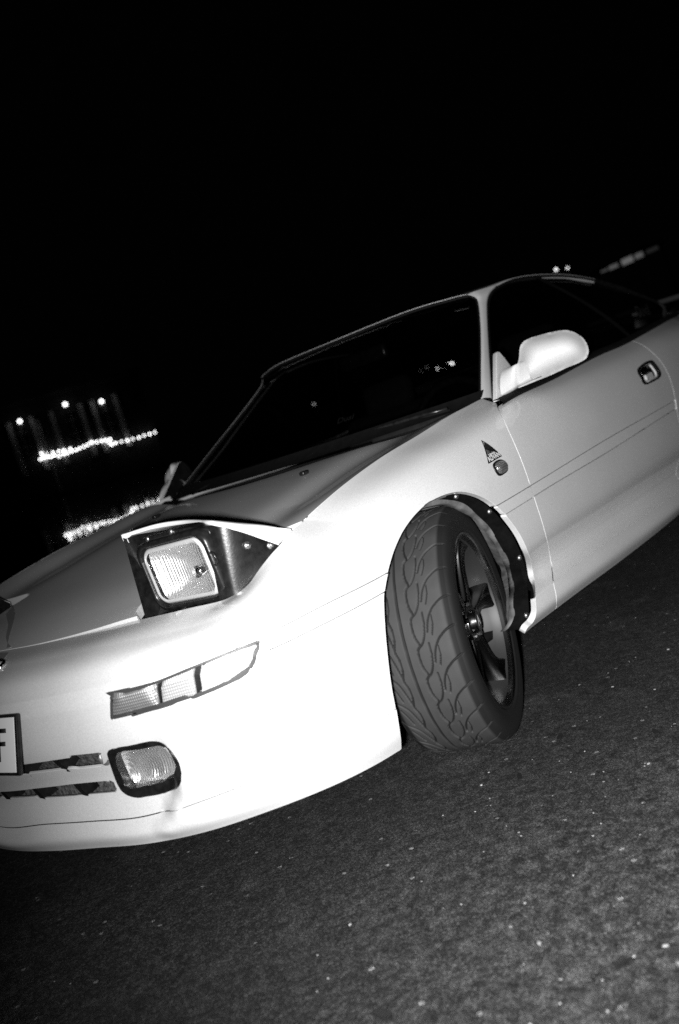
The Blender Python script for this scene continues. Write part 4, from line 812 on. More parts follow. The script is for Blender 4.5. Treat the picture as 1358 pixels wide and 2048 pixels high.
# ---- number plate, grille slats, tow eye
px_ = -.016
bm = bmesh.new(); box(bm, (px_+.004, 0, .4185), (.012, .524, .122), bev=.004); fp_ = bmo('plate_frame', bm, BLACKP, CAR, angle=35)
bm = bmesh.new(); box(bm, (px_-.0025, 0, .4185), (.002, .510, .108), bev=.0008); pt_ = bmo('number_plate', bm, WHITE, CAR, angle=35)
def stroke(y0, z0, w, h): 
    bm = bmesh.new(); box(bm, (px_-.0042, y0, z0), (.0014, w, h), bev=.0004); return bm
gx = mat('plate_letter', .02, .5)
bm = stroke(-.196, .4185, .009, .066); box(bm, (px_-.0042, -.2125, .4470), (.0014, .024, .009)); box(bm, (px_-.0042, -.2105, .421), (.0014, .020, .009)); bmo('plate_letter', bm, gx, pt_)
PM = Matrix.Translation((px_, 0, .4185)) @ Matrix.Rotation(math.radians(17), 4, 'Y') @ Matrix.Translation((-px_, 0, -.4185))
for o in [fp_, pt_]+list(pt_.children): o.data.transform(PM)

V, Fq = shell('', .050, -.50, .50, 2.2, 4.5, None, 40, 14); mk('bumper_grille_backing', V, Fq, mat('dirty_grille_mesh', .10, .8, noise=.85, nscale=120, bump=1, bscale=260), CAR)
V, Fq = shell('', .11, -1.03, 1.03, .3, 4.4, None, 60, 14); mk('bumper_inner_shell', V, Fq, BLACKM, CAR)
def fin(u, v0, v1):
    a0, a1 = S(np.array([u, u]), np.array([v0, v1])); n = Sn(np.array([u]), np.array([(v0+v1)/2]))[0]; d = np.array((.0, .016 if u > 0 else -.016, 0))*.6
    bm = bmesh.new(); V = []
    for p, s in ((a1, 1), (a0, 0)):
        for w in (-.009, .009):
            for dn in (-.001, -.035): V.append(p+np.array((0, w, 0))+n*dn+(d if s else -d))
    vs = [bm.verts.new(v) for v in V]
    for f in ((0, 1, 3, 2), (4, 6, 7, 5), (0, 2, 6, 4), (1, 5, 7, 3), (0, 4, 5, 1), (2, 3, 7, 6)): bm.faces.new([vs[i] for i in f])
    bmo('grille_fin', bm, BLACKP, CAR, smooth=False)
for u in (.165, .295, -.165, -.295): fin(u, 3.60, 4.0)
for u in (.02, .155, .30, -.15, -.30): fin(u, 2.93, 3.28)
tc_ = S(np.array([.418]), np.array([3.83]))[0]
V, Fq = tube([(tc_[0]+.012, tc_[1]+.016*math.cos(t), tc_[2]+.017*math.sin(t)) for t in np.linspace(0, 2*math.pi, 20, endpoint=False)], .0055, 8, True); mk('tow_eye', V, Fq, mat('painted_steel', .35, .4, .6), CAR)
# ---- nose badge and bonnet stripe
def badge(t, r=.048, s=1): return None
bz = []
for t in np.linspace(0, 2*math.pi, 40, endpoint=False):
    y = .005+.118*math.cos(t); x = .086-.030*math.sin(t)
    uu_ = 0
    bz.append((x, y))
def nose_pt(x, y):
    """point on the nose skin below the bonnet"""
    u = float(np.interp(abs(y), -CON[:6, 1], K[:6])); vs = np.linspace(6, 9, 60); P = S(np.full(60, u), vs); i = np.interp(x, P[:, 0], np.arange(60)); k = int(min(58, max(0, i))); p = P[k]+(P[k+1]-P[k])*(i-k); p = p.copy(); p[1] = y; n = Sn(np.array([u]), np.array([vs[k]]))[0]; return p+n*.004
V, Fq = tube([nose_pt(*q) for q in bz], .0048, 8, True); bd = mk('nose_badge', V, Fq, CHROME, CAR)
V, Fq = tube([nose_pt(.086-.028*math.sin(t), .005+.045*math.cos(t)) for t in np.linspace(0, 2*math.pi, 28, endpoint=False)], .0045, 8, True); mk('badge_ring', V, Fq, CHROME, bd)
V, Fq = tube([nose_pt(.066-.014*math.sin(t), .005+.085*math.cos(t)) for t in np.linspace(0, 2*math.pi, 32, endpoint=False)], .0045, 8, True); mk('badge_ring', V, Fq, CHROME, bd)
one = np.array([1, 1])
def decal(name, pts, m_, off=.0012): return panel(name, [([([np.array(p) for p in pts]+[np.array(pts[0])], 1)], [])], m_, CAR, BP, BN, one, spacing=.02, g=0, depth=.0008, off=off, lip=.0002)
decal('bonnet_stripe', [(.427, .362), (.36, .25), (.305, .175), (.241, .094), (.172, .004), (.172, -.016), (.20, .045), (.228, .093), (.298, .189), (.373, .317)][::-1], GREYD)
decal('bonnet_stripe', [(.42, -.34), (.36, -.25), (.305, -.175), (.30, -.165), (.34, -.21), (.40, -.30)], GREYD) if False else None
NS = [(-.006, 8.86), (.040, 8.80), (.052, 8.69), (.072, 8.38), (.078, 8.19), (.060, 8.19), (.050, 8.40), (.015, 8.60)]
panel('nose_stripe', [([([np.array(p) for p in NS]+[np.array(NS[0])], 1)], [])], GREYD, CAR, S, Sn, np.array([1, LV]), spacing=.01, g=0, depth=.0008, off=.0012, lip=.0002)
# ---- wheel arch liners with clips
E_ = S(np.array([q[0] for q in AR]), np.array([max(q[1], 0) for q in AR])); ca = np.array((.825, 0, .275))
for sg in (-1, 1):
    rows_ = []; flr = []
    for i, p in enumerate(E_):
        if p[2] < .175: continue
        c = p-ca; c[1] = 0; L_ = np.linalg.norm(c); c = c/L_; front_ = p[0] < .80
        def at_(dr, y):
            q = p+c*dr; q[2] = min(q[2], .655) if y < .77 else q[2]; q[1] = (y if y < .77 else abs(p[1])-(.846-y))*sg; return q
        k = .012 if front_ else 0
        wv = .0015*math.sin(i*.9)
        rows_.append([at_(.004+k, .800), at_((-.016 if not front_ else .004)+wv+k, .792), at_((-.020 if not front_ else .01)+wv+k, .778), at_(.030+k, .75), at_(.065+k, .70), at_(.085+k, .63), at_(.09, .55), at_(-.10, .495)])
        fw_ = .005+.012*min(1, max(0, (.62-p[2])/.14))+.002*math.sin(i*.8)
        if p[0] > .86: flr.append([at_(.003, .824), at_(-.006, .819), at_(-fw_, .806), at_(-fw_, .79)])
    V, Fq = grid_mesh(rows_); ln = mk('wheel_arch_liner', V, Fq, DIRTY, CAR)
    V, Fq = grid_mesh(flr); mk('liner_flange', V, Fq, BLACKM, ln)  # shade under the arch edge is put into the flange's near-black colour
    nE = len(E_)
    for q_ in ((930, 990), (993, 1022), (1046, 1119), (1054, 1220)) :
        j = {930: (.915, .600), 993: (1.045, .530), 1046: (1.125, .385), 1054: (1.075, .245)}[q_[0]]
        c = Vector((j[0], sg*.820, j[1])); bm = bmesh.new(); cyl(bm, c, c+Vector((-.004, sg*.005, 0)), .0075, .0055, 14); bmo('liner_clip', bm, STEEL, ln)
    bm = bmesh.new(); box(bm, (.84, sg*.49, .36), (.80, .02, .52)); bmo('inner_wing', bm, BLACKM, CAR)
for sg in (-1, 1):
    V, Fq = grid_mesh([[(3.285+.36*math.cos(t), sg*y, .295+.36*math.sin(t)) for y in (.80, .70, .50)] for t in np.linspace(-.3, math.pi+.3, 30)]); mk('wheel_arch_liner', V, Fq, DIRTY, CAR)
# ---- wheels
R_T = .294; HWID = .1015
PITCHES = 27; CIRC = 2*math.pi*R_T; PL_ = CIRC/PITCHES
def tread_lines():
    """groove centre lines within one pitch, (s along the circumference, w across), w<0 = outer shoulder; half width"""
    L = []
    sm = lambda p: smooth_line([(a*PL_, b) for a, b in p], 5)
    L.append((sm([(0, .020), (.5, .0205), (1, .020)]), .0031))                       # straight centre groove
    L.append((sm([(0, -.006), (.25, -.004), (.6, -.0065), (.85, -.012), (1.0, -.006)]), .0025))   # scalloped outer groove
    L.append((sm([(0, .046), (.2, .042), (.55, .042), (.85, .047), (1.0, .046)]), .0024))        # scalloped inner groove
    L.append((sm([(-.55, -.094), (-.42, -.075), (-.18, -.056), (.15, -.043), (.48, -.037)]), .0020))
    L.append((sm([(-.15, -.034), (.15, -.034), (.55, -.029), (.82, -.020), (.93, -.010)]), .0020))
    L.append((sm([(.0, -.053), (.3, -.052), (.6, -.046)]), .0015))
    L.append((sm([(-.45, .094), (-.30, .078), (-.02, .062), (.4, .053), (.85, .047)]), .0020))
    L.append((sm([(-.05, .080), (.25, .072), (.62, .066)]), .0015))
    return L
def tread_depth(s, w):
    d = np.zeros_like(s)
    for pts, hw in tread_lines():
        pts = np.array(pts); a = pts[:-1]; b = pts[1:]; best = np.full(s.shape, 9.)
        for sh in (-2, -1, 0, 1, 2):
            ss = (s % PL_)+sh*PL_
            near = (ss > pts[:, 0].min()-.006) & (ss < pts[:, 0].max()+.006)
            if not near.any(): continue
            P = np.stack([ss[near], w[near]], 1); bm_ = np.full(len(P), 9.)
            for p, q in zip(a, b):
                ab = q-p; t = np.clip(((P-p)@ab)/(ab@ab), 0, 1); bm_ = np.minimum(bm_, np.hypot(P[:, 0]-p[0]-t*ab[0], P[:, 1]-p[1]-t*ab[1]))
            best[near] = np.minimum(best[near], bm_)
        d = np.maximum(d, np.clip((hw-best)/.0007+.5, 0, 1))
    return d
def tyre_mesh(fine):
    PROF = [(.212, -.088), (.216, -.097), (.2235, -.1015), (.226, -.1045), (.229, -.1035), (.236, -.105), (.250, -.1075), (.262, -.1065), (.272, -.1035), (.281, -.0985)]
    n_s = PITCHES*(44 if fine else 8); ws = np.linspace(-.0955, .0955, 128 if fine else 16); th = np.arange(n_s)*2*math.pi/n_s
    rad = lambda w: R_T-.0016*(w/.07)**2-.010*np.clip((np.abs(w)-.072)/.024, 0, 1)**2.2
    SS, WW = np.meshgrid(th*R_T, ws, indexing='ij'); dep = tread_depth(SS[:n_s//PITCHES].ravel(), WW[:n_s//PITCHES].ravel()).reshape(-1, len(ws)); dep = np.tile(dep, (PITCHES, 1))
    r = rad(WW)-dep*.0062
    left = [(a, b) for a, b in PROF]; right = [(a, -b) for a, b in PROF[::-1]]
    k = len(left); tot = k+len(ws)+k; T = np.zeros((n_s, tot, 3))
    for j, (a, b) in enumerate(left+[None]*len(ws)+right if False else left): T[:, j] = np.stack([a*np.cos(th), np.full(n_s, b), a*np.sin(th)], 1)
    T[:, k:k+len(ws)] = np.stack([r*np.cos(th)[:, None], WW, r*np.sin(th)[:, None]], 2)
    for j, (a, b) in enumerate(right): T[:, k+len(ws)+j] = np.stack([a*np.cos(th), np.full(n_s, b), a*np.sin(th)], 1)
    V = T.reshape(-1, 3); i = np.arange(n_s)[:, None]; j = np.arange(tot-1)[None]; i2 = (i+1) % n_s
    Fq = np.stack([i*tot+j, i*tot+j+1, i2*tot+j+1, i2*tot+j], 2).reshape(-1, 4)
    me = bpy.data.meshes.new('tyre'); me.vertices.add(len(V)); me.vertices.foreach_set('co', V.ravel()); me.loops.add(len(Fq)*4); me.loops.foreach_set('vertex_index', Fq.ravel().astype(np.int32)); me.polygons.add(len(Fq)); me.polygons.foreach_set('loop_start', np.arange(0, len(Fq)*4, 4, dtype=np.int32)); me.polygons.foreach_set('loop_total', np.full(len(Fq), 4, dtype=np.int32)); me.update(calc_edges=True); me.validate(); me.shade_smooth(); return me
def tyre_nodes(m, N, L, b, tc):
    s = N.new('ShaderNodeTexNoise'); s.inputs['Scale'].default_value = 700; L.new(tc.outputs['Object'], s.inputs[0]); q = N.new('ShaderNodeBump'); q.inputs['Strength'].default_value = .25; q.inputs['Distance'].default_value = .0008; L.new(s.outputs[0], q.inputs['Height']); L.new(q.outputs[0], b.inputs['Normal'])
    sx = N.new('ShaderNodeSeparateXYZ'); L.new(tc.outputs['Object'], sx.inputs[0])
    # shade painted by radius: groove floors and sidewall darker than the running surface
    a = N.new('ShaderNodeMath'); a.operation = 'ABSOLUTE'; L.new(sx.outputs[1], a.inputs[0])
    x2 = N.new('ShaderNodeVectorMath'); x2.operation = 'MULTIPLY'; L.new(tc.outputs['Object'], x2.inputs[0]); x2.inputs[1].default_value = (1, 0, 1); le = N.new('ShaderNodeVectorMath'); le.operation = 'LENGTH'; L.new(x2.outputs[0], le.inputs[0])
    r = N.new('ShaderNodeMapRange'); r.inputs[1].default_value = .2880; r.inputs[2].default_value = .2906; r.inputs[3].default_value = .010; r.inputs[4].default_value = .045; L.new(le.outputs['Value'], r.inputs[0])
    n = N.new('ShaderNodeTexNoise'); n.inputs['Scale'].default_value = 18; n.inputs['Detail'].default_value = 6; L.new(tc.outputs['Object'], n.inputs[0]); mr = N.new('ShaderNodeMapRange'); mr.inputs[3].default_value = .7; mr.inputs[4].default_value = 1.3; L.new(n.outputs[0], mr.inputs[0])
    mu = N.new('ShaderNodeMath'); mu.operation = 'MULTIPLY'; L.new(r.outputs[0], mu.inputs[0]); L.new(mr.outputs[0], mu.inputs[1]); L.new(mu.outputs[0], b.inputs['Base Color'])
TYRE = mat('tyre_rubber', .05, .75, spec=.3, build=tyre_nodes)
RIM = mat('dark_bronze_alloy', .11, .27, 1, 0, bump=.02)
RIMB = mat('brushed_barrel_alloy', .055, .5, .6)
LIPM = mat('polished_rim_lip', .22, .26, 1)
DISC = mat('brake_disc_steel', .35, .4, 1)
def wheel(name, centre, rz, fine, side=-1, rot0=0, camber=0):
    root = empty(name, centre); root.parent = CAR; root.rotation_euler = (0, 0, rz)
    if camber: root.rotation_euler = (camber, 0, rz)
    me = tyre_mesh(fine); me.materials.append(TYRE); link(bpy.data.objects.new('tyre', me), root)
    if side > 0: root.rotation_euler = (0, 0, rz+math.pi)
    prof = [(.2205, -.1005), (.2212, -.094), (.216, -.092), (.2065, -.088), (.2035, -.080), (.1990, -.070), (.1975, -.040), (.1900, -.015), (.1900, .03), (.200, .07), (.205, .09), (.219, .1)]
    prof = [(.2205, -.100), (.2212, -.0965), (.2195, -.0975)][:1]+[(.2160, -.1015), (.2115, -.0995), (.2080, -.0935), (.2055, -.0885), (.2035, -.0785), (.2010, -.0700), (.2000, -.040), (.1940, -.018), (.1940, .04), (.204, .08), (.2185, .10)]
    V, Fq = lathe([(.2212, -.094)]+prof[:5]+[(.2040, -.0860)], 128); rim = mk('rim', V, Fq, LIPM, root)
    V, Fq = lathe([(.2040, -.0860), (.2020, -.0800), (.2000, -.060), (.1985, -.040), (.1940, -.012), (.1940, .04), (.204, .08), (.2185, .10)], 128); mk('rim_barrel', V, Fq, RIMB, rim)
    # six spokes
    for k in range(6):
        t = rot0+k*math.pi/3; secs = []
        for r_, w_, yf, yb in ((0.04, 0.0187, -0.064, -0.024), (0.07, 0.0152, -0.066, -0.022), (0.1, 0.0137, -0.066, -0.018), (0.13, 0.014, -0.066, -0.016), (0.158, 0.0168, -0.068, -0.014), (0.182, 0.0226, -0.073, -0.014), (0.2, 0.0357, -0.082, -0.014)):
            b_ = .005; secs.append([(r_, -w_, yb), (r_, -w_*1.04, (yf+yb)/2), (r_, -w_, yf+b_), (r_, -w_+b_, yf), (r_, 0, yf+.002), (r_, w_-b_, yf), (r_, w_, yf+b_), (r_, w_*1.04, (yf+yb)/2), (r_, w_, yb), (r_, -w_, yb)])
        rows_ = [[(a*math.cos(t)-b*math.sin(t), y, a*math.sin(t)+b*math.cos(t)) for a, b, y in s] for s in secs]
        V, Fq = grid_mesh(rows_); sp_ = mk('spoke', V, Fq, RIM, rim)
    bm = bmesh.new(); cyl(bm, (0, -.020, 0), (0, -.0660, 0), .060, .050, 48); bmo('hub', bm, RIM, rim, angle=30)
    bm = bmesh.new(); cyl(bm, (0, -.060, 0), (0, -.080, 0), .031, .028, 40); bmesh.ops.bevel(bm, geom=[e for e in bm.edges if e.calc_face_angle(0) > 1], offset=.003, segments=2, affect='EDGES'); cp = bmo('centre_cap', bm, RIM, rim, angle=30)
    if fine:
        text('cap_letter', 'A', .034, frame((0, -.0804, 0), (1, 0, 0), (0, 0, 1)), cp, mat('cap_white', .7, .4), bold=.0012)
    for k in range(5):
        a = 2*math.pi*k/5+.3; bm = bmesh.new(); c = (.046*math.cos(a), .046*math.sin(a)); cyl(bm, (c[0], -.055, c[1]), (c[0], -.072, c[1]), .0085, .008, 6); bmo('lug_nut', bm, CHROME, rim, smooth=False)
    bm = bmesh.new(); cyl(bm, (0, .005, 0), (0, .025, 0), .140, seg=64); bmo('brake_disc', bm, DISC, root, angle=30)
    bm = bmesh.new(); box(bm, (.115, -.0, .03), (.06, .09, .15), bev=.012); bmo('brake_caliper', bm, BLACKP, root)
    bm = bmesh.new(); cyl(bm, (0, .02, 0), (0, .12, 0), .07, .05, 24); bmo('upright', bm, BLACKM, root)
    return root
wheel('front_wheel', (.900, -.699, .2885), math.radians(18.4), True, rot0=math.radians(4), camber=math.radians(-.74))
wheel('front_wheel', (.885, .71, .2885), math.radians(18.4), False, side=1)
wheel('rear_wheel', (3.285, -.735, .2885), 0, False)
wheel('rear_wheel', (3.285, .735, .2885), 0, False, side=1)
# ================================================================ ground
def asphalt(m, N, L, b, tc):
    P = tc.outputs['Object']
    def noise(sc, det=6, rough=.6):
        t = N.new('ShaderNodeTexNoise'); t.inputs['Scale'].default_value = sc; t.inputs['Detail'].default_value = det; t.inputs['Roughness'].default_value = rough; L.new(P, t.inputs[0]); return t.outputs[0]
    def mr(x, a, b_, c, d):
        r = N.new('ShaderNodeMapRange'); r.inputs[1].default_value = a; r.inputs[2].default_value = b_; r.inputs[3].default_value = c; r.inputs[4].default_value = d; L.new(x, r.inputs[0]); return r.outputs[0]
    def op(o, x, y):
        q = N.new('ShaderNodeMath'); q.operation = o
        for i, s in enumerate((x, y)):
            if isinstance(s, (int, float)): q.inputs[i].default_value = s
            else: L.new(s, q.inputs[i])
        return q.outputs[0]
    v3 = N.new('ShaderNodeTexVoronoi'); v3.inputs['Scale'].default_value = 340; v3.feature = 'DISTANCE_TO_EDGE'; L.new(P, v3.inputs[0])
    ve = N.new('ShaderNodeTexVoronoi'); ve.inputs['Scale'].default_value = 150; ve.feature = 'DISTANCE_TO_EDGE'; L.new(P, ve.inputs[0])
    v = N.new('ShaderNodeTexVoronoi'); v.inputs['Scale'].default_value = 150; L.new(P, v.inputs[0])
    v2 = N.new('ShaderNodeTexVoronoi'); v2.inputs['Scale'].default_value = 62; L.new(P, v2.inputs[0])
    sc = N.new('ShaderNodeSeparateColor'); L.new(v.outputs['Color'], sc.inputs[0])
    sc2 = N.new('ShaderNodeSeparateColor'); L.new(v2.outputs['Color'], sc2.inputs[0])
    stone = mr(sc.outputs[0], 0, 1, .35, 1.75)
    big = mr(noise(1.6, 5), .35, .68, .75, 1.3); mid = mr(noise(26, 6), .3, .7, .55, 1.5)
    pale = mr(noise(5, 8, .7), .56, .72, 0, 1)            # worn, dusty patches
    col = op('MULTIPLY', op('MULTIPLY', .036, stone), op('MULTIPLY', big, mid))
    # paler, mottled patch in front of the wheel, fading outwards from its centre
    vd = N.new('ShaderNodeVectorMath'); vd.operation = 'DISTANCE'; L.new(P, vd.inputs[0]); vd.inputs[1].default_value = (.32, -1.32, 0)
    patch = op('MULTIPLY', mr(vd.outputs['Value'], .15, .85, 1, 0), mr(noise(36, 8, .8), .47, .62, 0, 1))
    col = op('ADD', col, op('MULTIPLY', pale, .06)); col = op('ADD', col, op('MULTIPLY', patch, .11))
    fl_ = op('MULTIPLY', op('GREATER_THAN', sc2.outputs[1], .972), op('LESS_THAN', v2.outputs['Distance'], .30))
    col = op('ADD', col, op('MULTIPLY', fl_, .30))
    col = op('MULTIPLY', col, mr(ve.outputs['Distance'], 0, .10, .45, 1.1))
    pit = op('LESS_THAN', noise(55, 3), .36); col = op('MULTIPLY', col, mr(pit, 0, 1, 1, .35))
    L.new(col, b.inputs['Base Color'])
    edge = mr(ve.outputs['Distance'], 0, .16, 0, 1); tall = mr(sc.outputs[2], 0, 1, .3, 1.2)
    h = op('ADD', op('MULTIPLY', edge, tall), op('ADD', op('MULTIPLY', noise(40, 2), .5), op('MULTIPLY', mr(v3.outputs['Distance'], 0, .12, 0, 1), .35)))
    q = N.new('ShaderNodeBump'); q.inputs['Strength'].default_value = 1; q.inputs['Distance'].default_value = .0040; L.new(h, q.inputs['Height']); L.new(q.outputs[0], b.inputs['Normal'])
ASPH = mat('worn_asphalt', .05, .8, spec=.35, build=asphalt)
def quad_ground(name, x0, x1, y0, y1, z, m, n=2):
    V = [(x0+(x1-x0)*i/(n-1), y0+(y1-y0)*j/(n-1), z) for i in range(n) for j in range(n)]; Fq = [(i*n+j, (i+1)*n+j, (i+1)*n+j+1, i*n+j+1) for i in range(n-1) for j in range(n-1)]
    return mk(name, V, Fq, m, None, False)
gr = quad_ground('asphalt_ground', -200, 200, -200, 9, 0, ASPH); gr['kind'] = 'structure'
# stone edge of the quay
bm = bmesh.new(); box(bm, (0, 9.3, -.43), (400, .6, 1.0)); qe = bmo('quay_edge', bm, mat('quay_stone', .18, .8, noise=.5, nscale=6), None, False); qe['kind'] = 'structure'
# loose chips and grit on the asphalt
bm = bmesh.new()
for i in range(420):
    d = .7+3.6*random.random()**1.3; a = math.radians(39+random.uniform(-34, 26)); x = CAM.x+d*math.cos(a); y = CAM.y+d*math.sin(a)
    if random.random() < .5: a = math.radians(39-random.uniform(2, 30)); x = CAM.x+d*math.cos(a); y = CAM.y+d*math.sin(a)
    if -.05 < x < 4 and y > -.80: continue
    s = random.choice((.0009, .0012, .0016, .0016, .0026))*(1.0+.5*random.random())
    M_ = Matrix.Translation((x, y, s*.35)) @ Matrix.Rotation(random.random()*6.28, 4, 'Z') @ Matrix.Rotation(random.uniform(-.3, .3), 4, 'X') @ Matrix.Diagonal((s*random.uniform(.7, 1.6), s, s*random.uniform(.3, .7), 1))
    bmesh.ops.create_icosphere(bm, subdivisions=1, radius=1, matrix=M_)
ch = bmo('stone_chips', bm, mat('pale_stone_chip', .30, .7, noise=.5, nscale=300), None, False); ch['kind'] = 'stuff'
# dark flattened leaves and gum spots
spots = [((765, 2030), .016), ((1120, 1475), .012), ((1312, 1465), .011), ((1180, 1390), .009), ((1140, 1500), .006), ((1040, 1555), .012)]
def gpt(x, y):
    d = F_+R_*((x-679)/1777.4)-U_*((y-1024)/1777.4); return CAM+d*(-CAM.z/d.z)
LEAF = mat('dark_wet_leaf', .008, .6)
GSP = [((-.0344, -.9262), .017), ((.905, -.994), .022), ((1.145, -1.232), .022), ((1.161, -.983), .015), ((.854, -1.050), .009), ((.646, -1.022), .016)]
for (p, s), lb in zip([((gpt(*a).x, gpt(*a).y), b) for a, b in spots], ('dark oval leaf flat on the asphalt at the bottom edge', 'dark leaf on the asphalt right of the tyre foot', 'dark leaf lying near the right edge of the ground', 'small dark leaf on the asphalt behind the turned wheel', 'tiny dark gum spot near the tyre foot', 'long faint dark leaf just below the tyre')):
    bm = bmesh.new(); a = random.random()*3; n = 14
    top = [bm.verts.new((p[0]+s*math.cos(t)*math.cos(a)-s*.45*math.sin(t)*math.sin(a)+random.uniform(-1, 1)*s*.08, p[1]+s*math.cos(t)*math.sin(a)+s*.45*math.sin(t)*math.cos(a), .0035+.002*math.cos(t))) for t in np.linspace(0, 2*math.pi, n, endpoint=False)]
    f = bm.faces.new(top); r = bmesh.ops.extrude_face_region(bm, geom=[f]); bmesh.ops.translate(bm, verts=[v for v in r['geom'] if isinstance(v, bmesh.types.BMVert)], vec=(0, 0, -.003))
    o = bmo('fallen_leaf', bm, LEAF, None, False); o['label'] = lb; o['category'] = 'leaf'; o['group'] = 'dark leaves on the asphalt'
# ================================================================ harbour behind: water, far quay building, festoon, lamps
az = math.radians(128-50.69-38+0)
Wd = Vector((math.cos(math.radians(53)), math.sin(math.radians(53)), 0))
def water_nodes(m, N, L, b, tc):
    t = N.new('ShaderNodeTexNoise'); t.inputs['Scale'].default_value = .9; t.inputs['Detail'].default_value = 3; L.new(tc.outputs['Object'], t.inputs[0]); q = N.new('ShaderNodeBump'); q.inputs['Strength'].default_value = .03; q.inputs['Distance'].default_value = .05; L.new(t.outputs[0], q.inputs['Height']); L.new(q.outputs[0], b.inputs['Normal'])
WATER = mat('harbour_water', .004, .02, build=water_nodes)
WT = 3.29   # degrees the water sheet is tilted to place the lamps' reflections
def wz(x, y): return -1.3+math.tan(math.radians(WT))*(x*Wd.x+y*Wd.y)
V = [(x, y, wz(x, y)) for x, y in ((-300, 12), (420, 12), (420, 420), (-300, 420))]; wt = mk('harbour_water', V, [(0, 1, 2, 3)], WATER, None, False); wt['kind'] = 'structure'
BULB = mat('lit_bulb', .9, .4, emit=7); LAMPM = mat('lit_wall_lamp', .9, .4, emit=4); DIMB = mat('dim_bulb', .9, .4, emit=5)
WIREM = mat('cable_black', .01, .6)
WALL = mat('plaster_wall', .012, .9, noise=.35, nscale=1.2)
DARKW = mat('dark_window_glass', .01, .2)
fest = empty('festoon_lights', FEST_[0]); fest['label'] = 'string of small round lit bulbs sagging along the far quay at left'; fest['category'] = 'string lights'
F0 = Vector(FEST_[0])
ico = bmesh.new(); bmesh.ops.create_icosphere(ico, subdivisions=1, radius=.13); icom = bpy.data.meshes.new('bulb'); ico.to_mesh(icom); ico.free(); icom.materials.append(BULB)
sm_ = icom.copy(); sm_.materials.clear(); sm_.materials.append(DIMB)
for i, p in enumerate(FEST_):
    o = bpy.data.objects.new('bulb', icom if (i < 26 or i % 2 == 0) else sm_); o.location = Vector(p)-F0; link(o, fest)
order = sorted([Vector(p)-F0 for p in FEST_[:9]+FEST_[15:]], key=lambda v: v.x)
V, Fq = tube([v+Vector((0, 0, .22)) for v in order], .03, 5); mk('cable', V, Fq, WIREM, fest)
# far building with wall lamps
Lp = [Vector(p) for p in LAMPS_]; d_ = (Lp[2]-Lp[0]); d_.z = 0; d_.normalize(); nrm = Vector((-d_.y, d_.x, 0)); 
if nrm.dot(CAM-Lp[0]) > 0: nrm = -nrm       # points away from the camera
bld = empty('quayside_building', Lp[0]+nrm*1.1); bld['label'] = 'dark plaster building across the harbour with wall lamps above its tall windows'; bld['category'] = 'building'
BM = Matrix((d_, nrm, Vector((0, 0, 1)))).transposed().to_4x4(); BM.translation = Lp[0]+nrm*1.1; bld.matrix_world = BM
def bpart(name, boxes, m, parent=bld, bev=0):
    bm = bmesh.new(); [box(bm, c, s, bev=bev) for c, s in boxes]; return bmo(name, bm, m, parent, False)
xs = [(p-Lp[0]).dot(d_) for p in Lp]; zs = [p.z-Lp[0].z for p in Lp]
bpart('wall', [((3, 3, -3.9), (26, 5, 12.6))], WALL)
bpart('roof', [((3, 3, 2.6), (27, 6, .5))], mat('dark_roof', .03, .8))
for x in (xs[0]-.3, xs[1]+.2, xs[2]+.2):
    w = bpart('window', [((x, .46, -2.5), (1.3, .12, 4.2))], DARKW); bpart('window_frame', [((x, .40, -2.5), (.09, .06, 4.2)), ((x, .40, -1.4), (1.3, .06, .09)), ((x, .40, -3.2), (1.3, .06, .09))], mat('window_wood', .2, .7), w)
for x in (xs[0]-1.5, xs[0]+1.4, xs[0]+3.9, xs[1]+1.7, xs[2]-1.2, xs[2]+1.8):
    bpart('pilaster', [((x, .3, -3.2), (.55, .4, 7.0))], mat('pale_pilaster', .5, .9), bld)
lampm = bmesh.new(); bmesh.ops.create_icosphere(lampm, subdivisions=2, radius=.24); lme = bpy.data.meshes.new('lamp_globe'); lampm.to_mesh(lme); lampm.free(); lme.materials.append(LAMPM)
for i, p in enumerate(Lp):
    r = empty('wall_lamp', p+nrm*.35); r['label'] = ('leftmost lit wall lamp on the far quayside building', 'middle lit wall lamp on the far quayside building', 'rightmost and brightest lit wall lamp on the far building')[i]; r['category'] = 'wall lamp'; r['group'] = 'lamps on the quayside building'
    g = bpy.data.objects.new('lamp_globe', lme); link(g, r)
    bm = bmesh.new(); cyl(bm, (0, 0, 0), tuple(nrm*.75), .04, seg=8); bmo('bracket', bm, WIREM, r)
# tall lit post
pp = Vector(POST_[0]); pq = Vector(POST_[1]); bm = bmesh.new(); cyl(bm, pp-nrm*.5, pq-nrm*.5-Vector((0, 0, 5.5)), .10, .14, 12); po = bmo('flag_pole', bm, mat('pale_pole', .8, .6), None); po['label'] = 'pale pole standing in front of the far building, lit by its lamp'; po['category'] = 'pole'
la = bpy.data.lights.new('pole_lamp', 'SPOT')
bpy.data.lights.remove(la)
# two high floodlights behind the roof and the lit canopy at right
bm = bmesh.new()
for i, p in enumerate(HIGH_):
    r = empty('street_lamp', (p[0], p[1], 0)); r['label'] = ('brighter of two distant lamps just above the roofline', 'fainter right one of two distant lamps above the roofline')[i]; r['category'] = 'street lamp'; r['group'] = 'distant street lamps'
    b_ = bmesh.new(); cyl(b_, (0, 0, -1.0), (0, 0, p[2]-.2), .09, .05, 10); bmo('pole', b_, WIREM, r)
    b_ = bmesh.new(); bmesh.ops.create_icosphere(b_, subdivisions=2, radius=.09 if i == 0 else .065, matrix=Matrix.Translation((0, 0, p[2]))); bmo('lamp_head', b_, mat('high_lamp', .9, .4, emit=2.2), r)
bm.free()
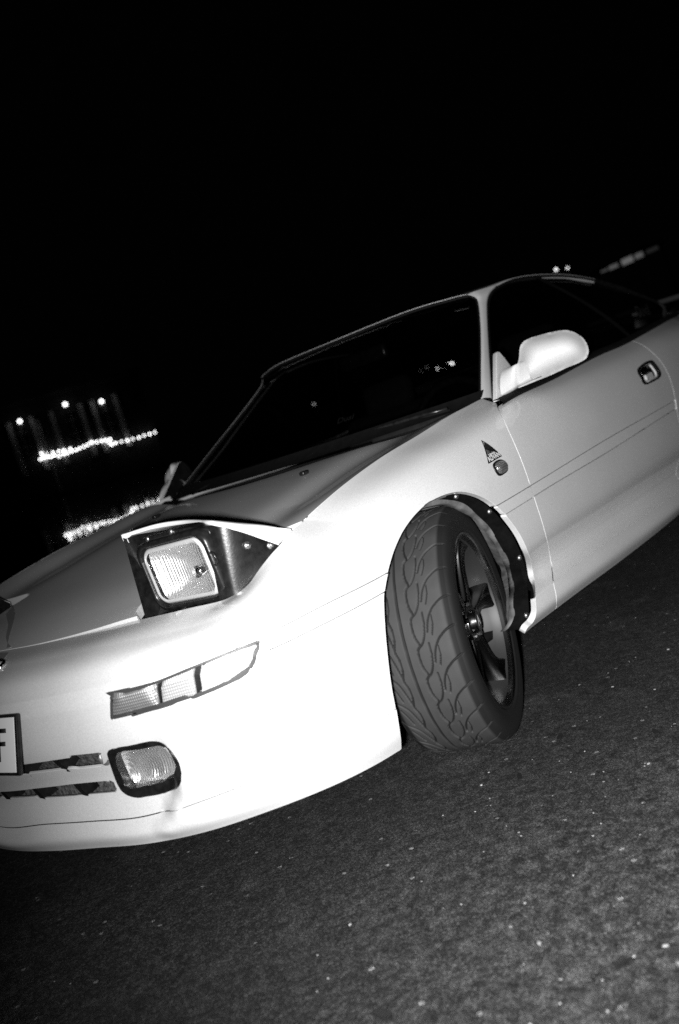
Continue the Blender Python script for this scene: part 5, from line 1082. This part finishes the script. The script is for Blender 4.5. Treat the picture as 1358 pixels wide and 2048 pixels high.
# small bulbs seen through the windscreen
f2 = empty('festoon_lights', THRU_[0]); f2['label'] = 'short string of round bulbs seen through the windscreen'; f2['category'] = 'string lights'; T0 = Vector(THRU_[0])
for i, p in enumerate(THRU_[:-1]):
    b_ = bmesh.new(); bmesh.ops.create_icosphere(b_, subdivisions=1, radius=.07 if i not in (0, 1) else .04, matrix=Matrix.Translation(Vector(p)-T0)); bmo('bulb', b_, mat('bright_bulb', .9, .4, emit=30) if i > 1 else BULB, f2)
V, Fq = tube([Vector(p)-T0+Vector((0, 0, .09)) for p in THRU_[:-1]], .012, 5); mk('cable', V, Fq, WIREM, f2)
for p in (THRU_[0], THRU_[5]):
    b_ = bmesh.new(); q_ = Vector(p)-T0; cyl(b_, (q_.x, q_.y, q_.z+.1), (q_.x, q_.y, -4), .03, seg=8); bmo('post', b_, WIREM, f2)
p = THRU_[-1]; r = empty('street_lamp', (p[0], p[1], 0)); r['label'] = 'single faint lamp seen through the middle of the windscreen'; r['category'] = 'street lamp'; r['group'] = 'distant street lamps'
b_ = bmesh.new(); cyl(b_, (0, 0, -1.0), (0, 0, p[2]-.1), .05, .04, 10); bmo('pole', b_, WIREM, r)
b_ = bmesh.new(); bmesh.ops.create_icosphere(b_, subdivisions=2, radius=.045, matrix=Matrix.Translation((0, 0, p[2]))); bmo('lamp_head', b_, BULB, r)
# lit canopy
ca_ = Vector(CANO_[0]); cb_ = Vector(CANO_[1]); cd = cb_-ca_; cl = cd.length; cdn = cd.normalized(); cn = Vector((-cdn.y, cdn.x, 0)).normalized()
if cn.dot(CAM-ca_) < 0: cn = -cn
can = empty('market_canopy', ca_); can['label'] = 'distant dark canopy with a strip of lit fabric panels at upper right'; can['category'] = 'canopy'
CM = Matrix((cdn, cn, cdn.cross(cn) if cdn.cross(cn).z > 0 else cn.cross(cdn))).transposed().to_4x4(); CM.translation = ca_; can.matrix_world = CM
for x0, x1, h_, e_ in ((.02, .15, .12, .05), (.17, .33, .22, .08), (.40, .60, .36, .11), (.64, .78, .30, .08), (.84, 1.05, .22, .012)):
    bm = bmesh.new(); box(bm, ((x0+x1)/2*cl, 0, 0), ((x1-x0)*cl, .1, h_)); bmo('lit_panel', bm, mat('lit_canopy_fabric_%d' % int(e_*1000), .5, .8, emit=e_, noise=.3, nscale=2), can)
bm = bmesh.new(); box(bm, (cl/2, -.6, .35), (cl*1.3, 1.4, .12)); bmo('canopy_roof', bm, WIREM, can)
for k in (0.0, 0.38, 0.62, 1.1):
    bm = bmesh.new(); cyl(bm, (cl*k, -.1, .4), (cl*k, -.1, -8), .07, seg=8); bmo('canopy_post', bm, WIREM, can)
bpy.context.view_layer.update()
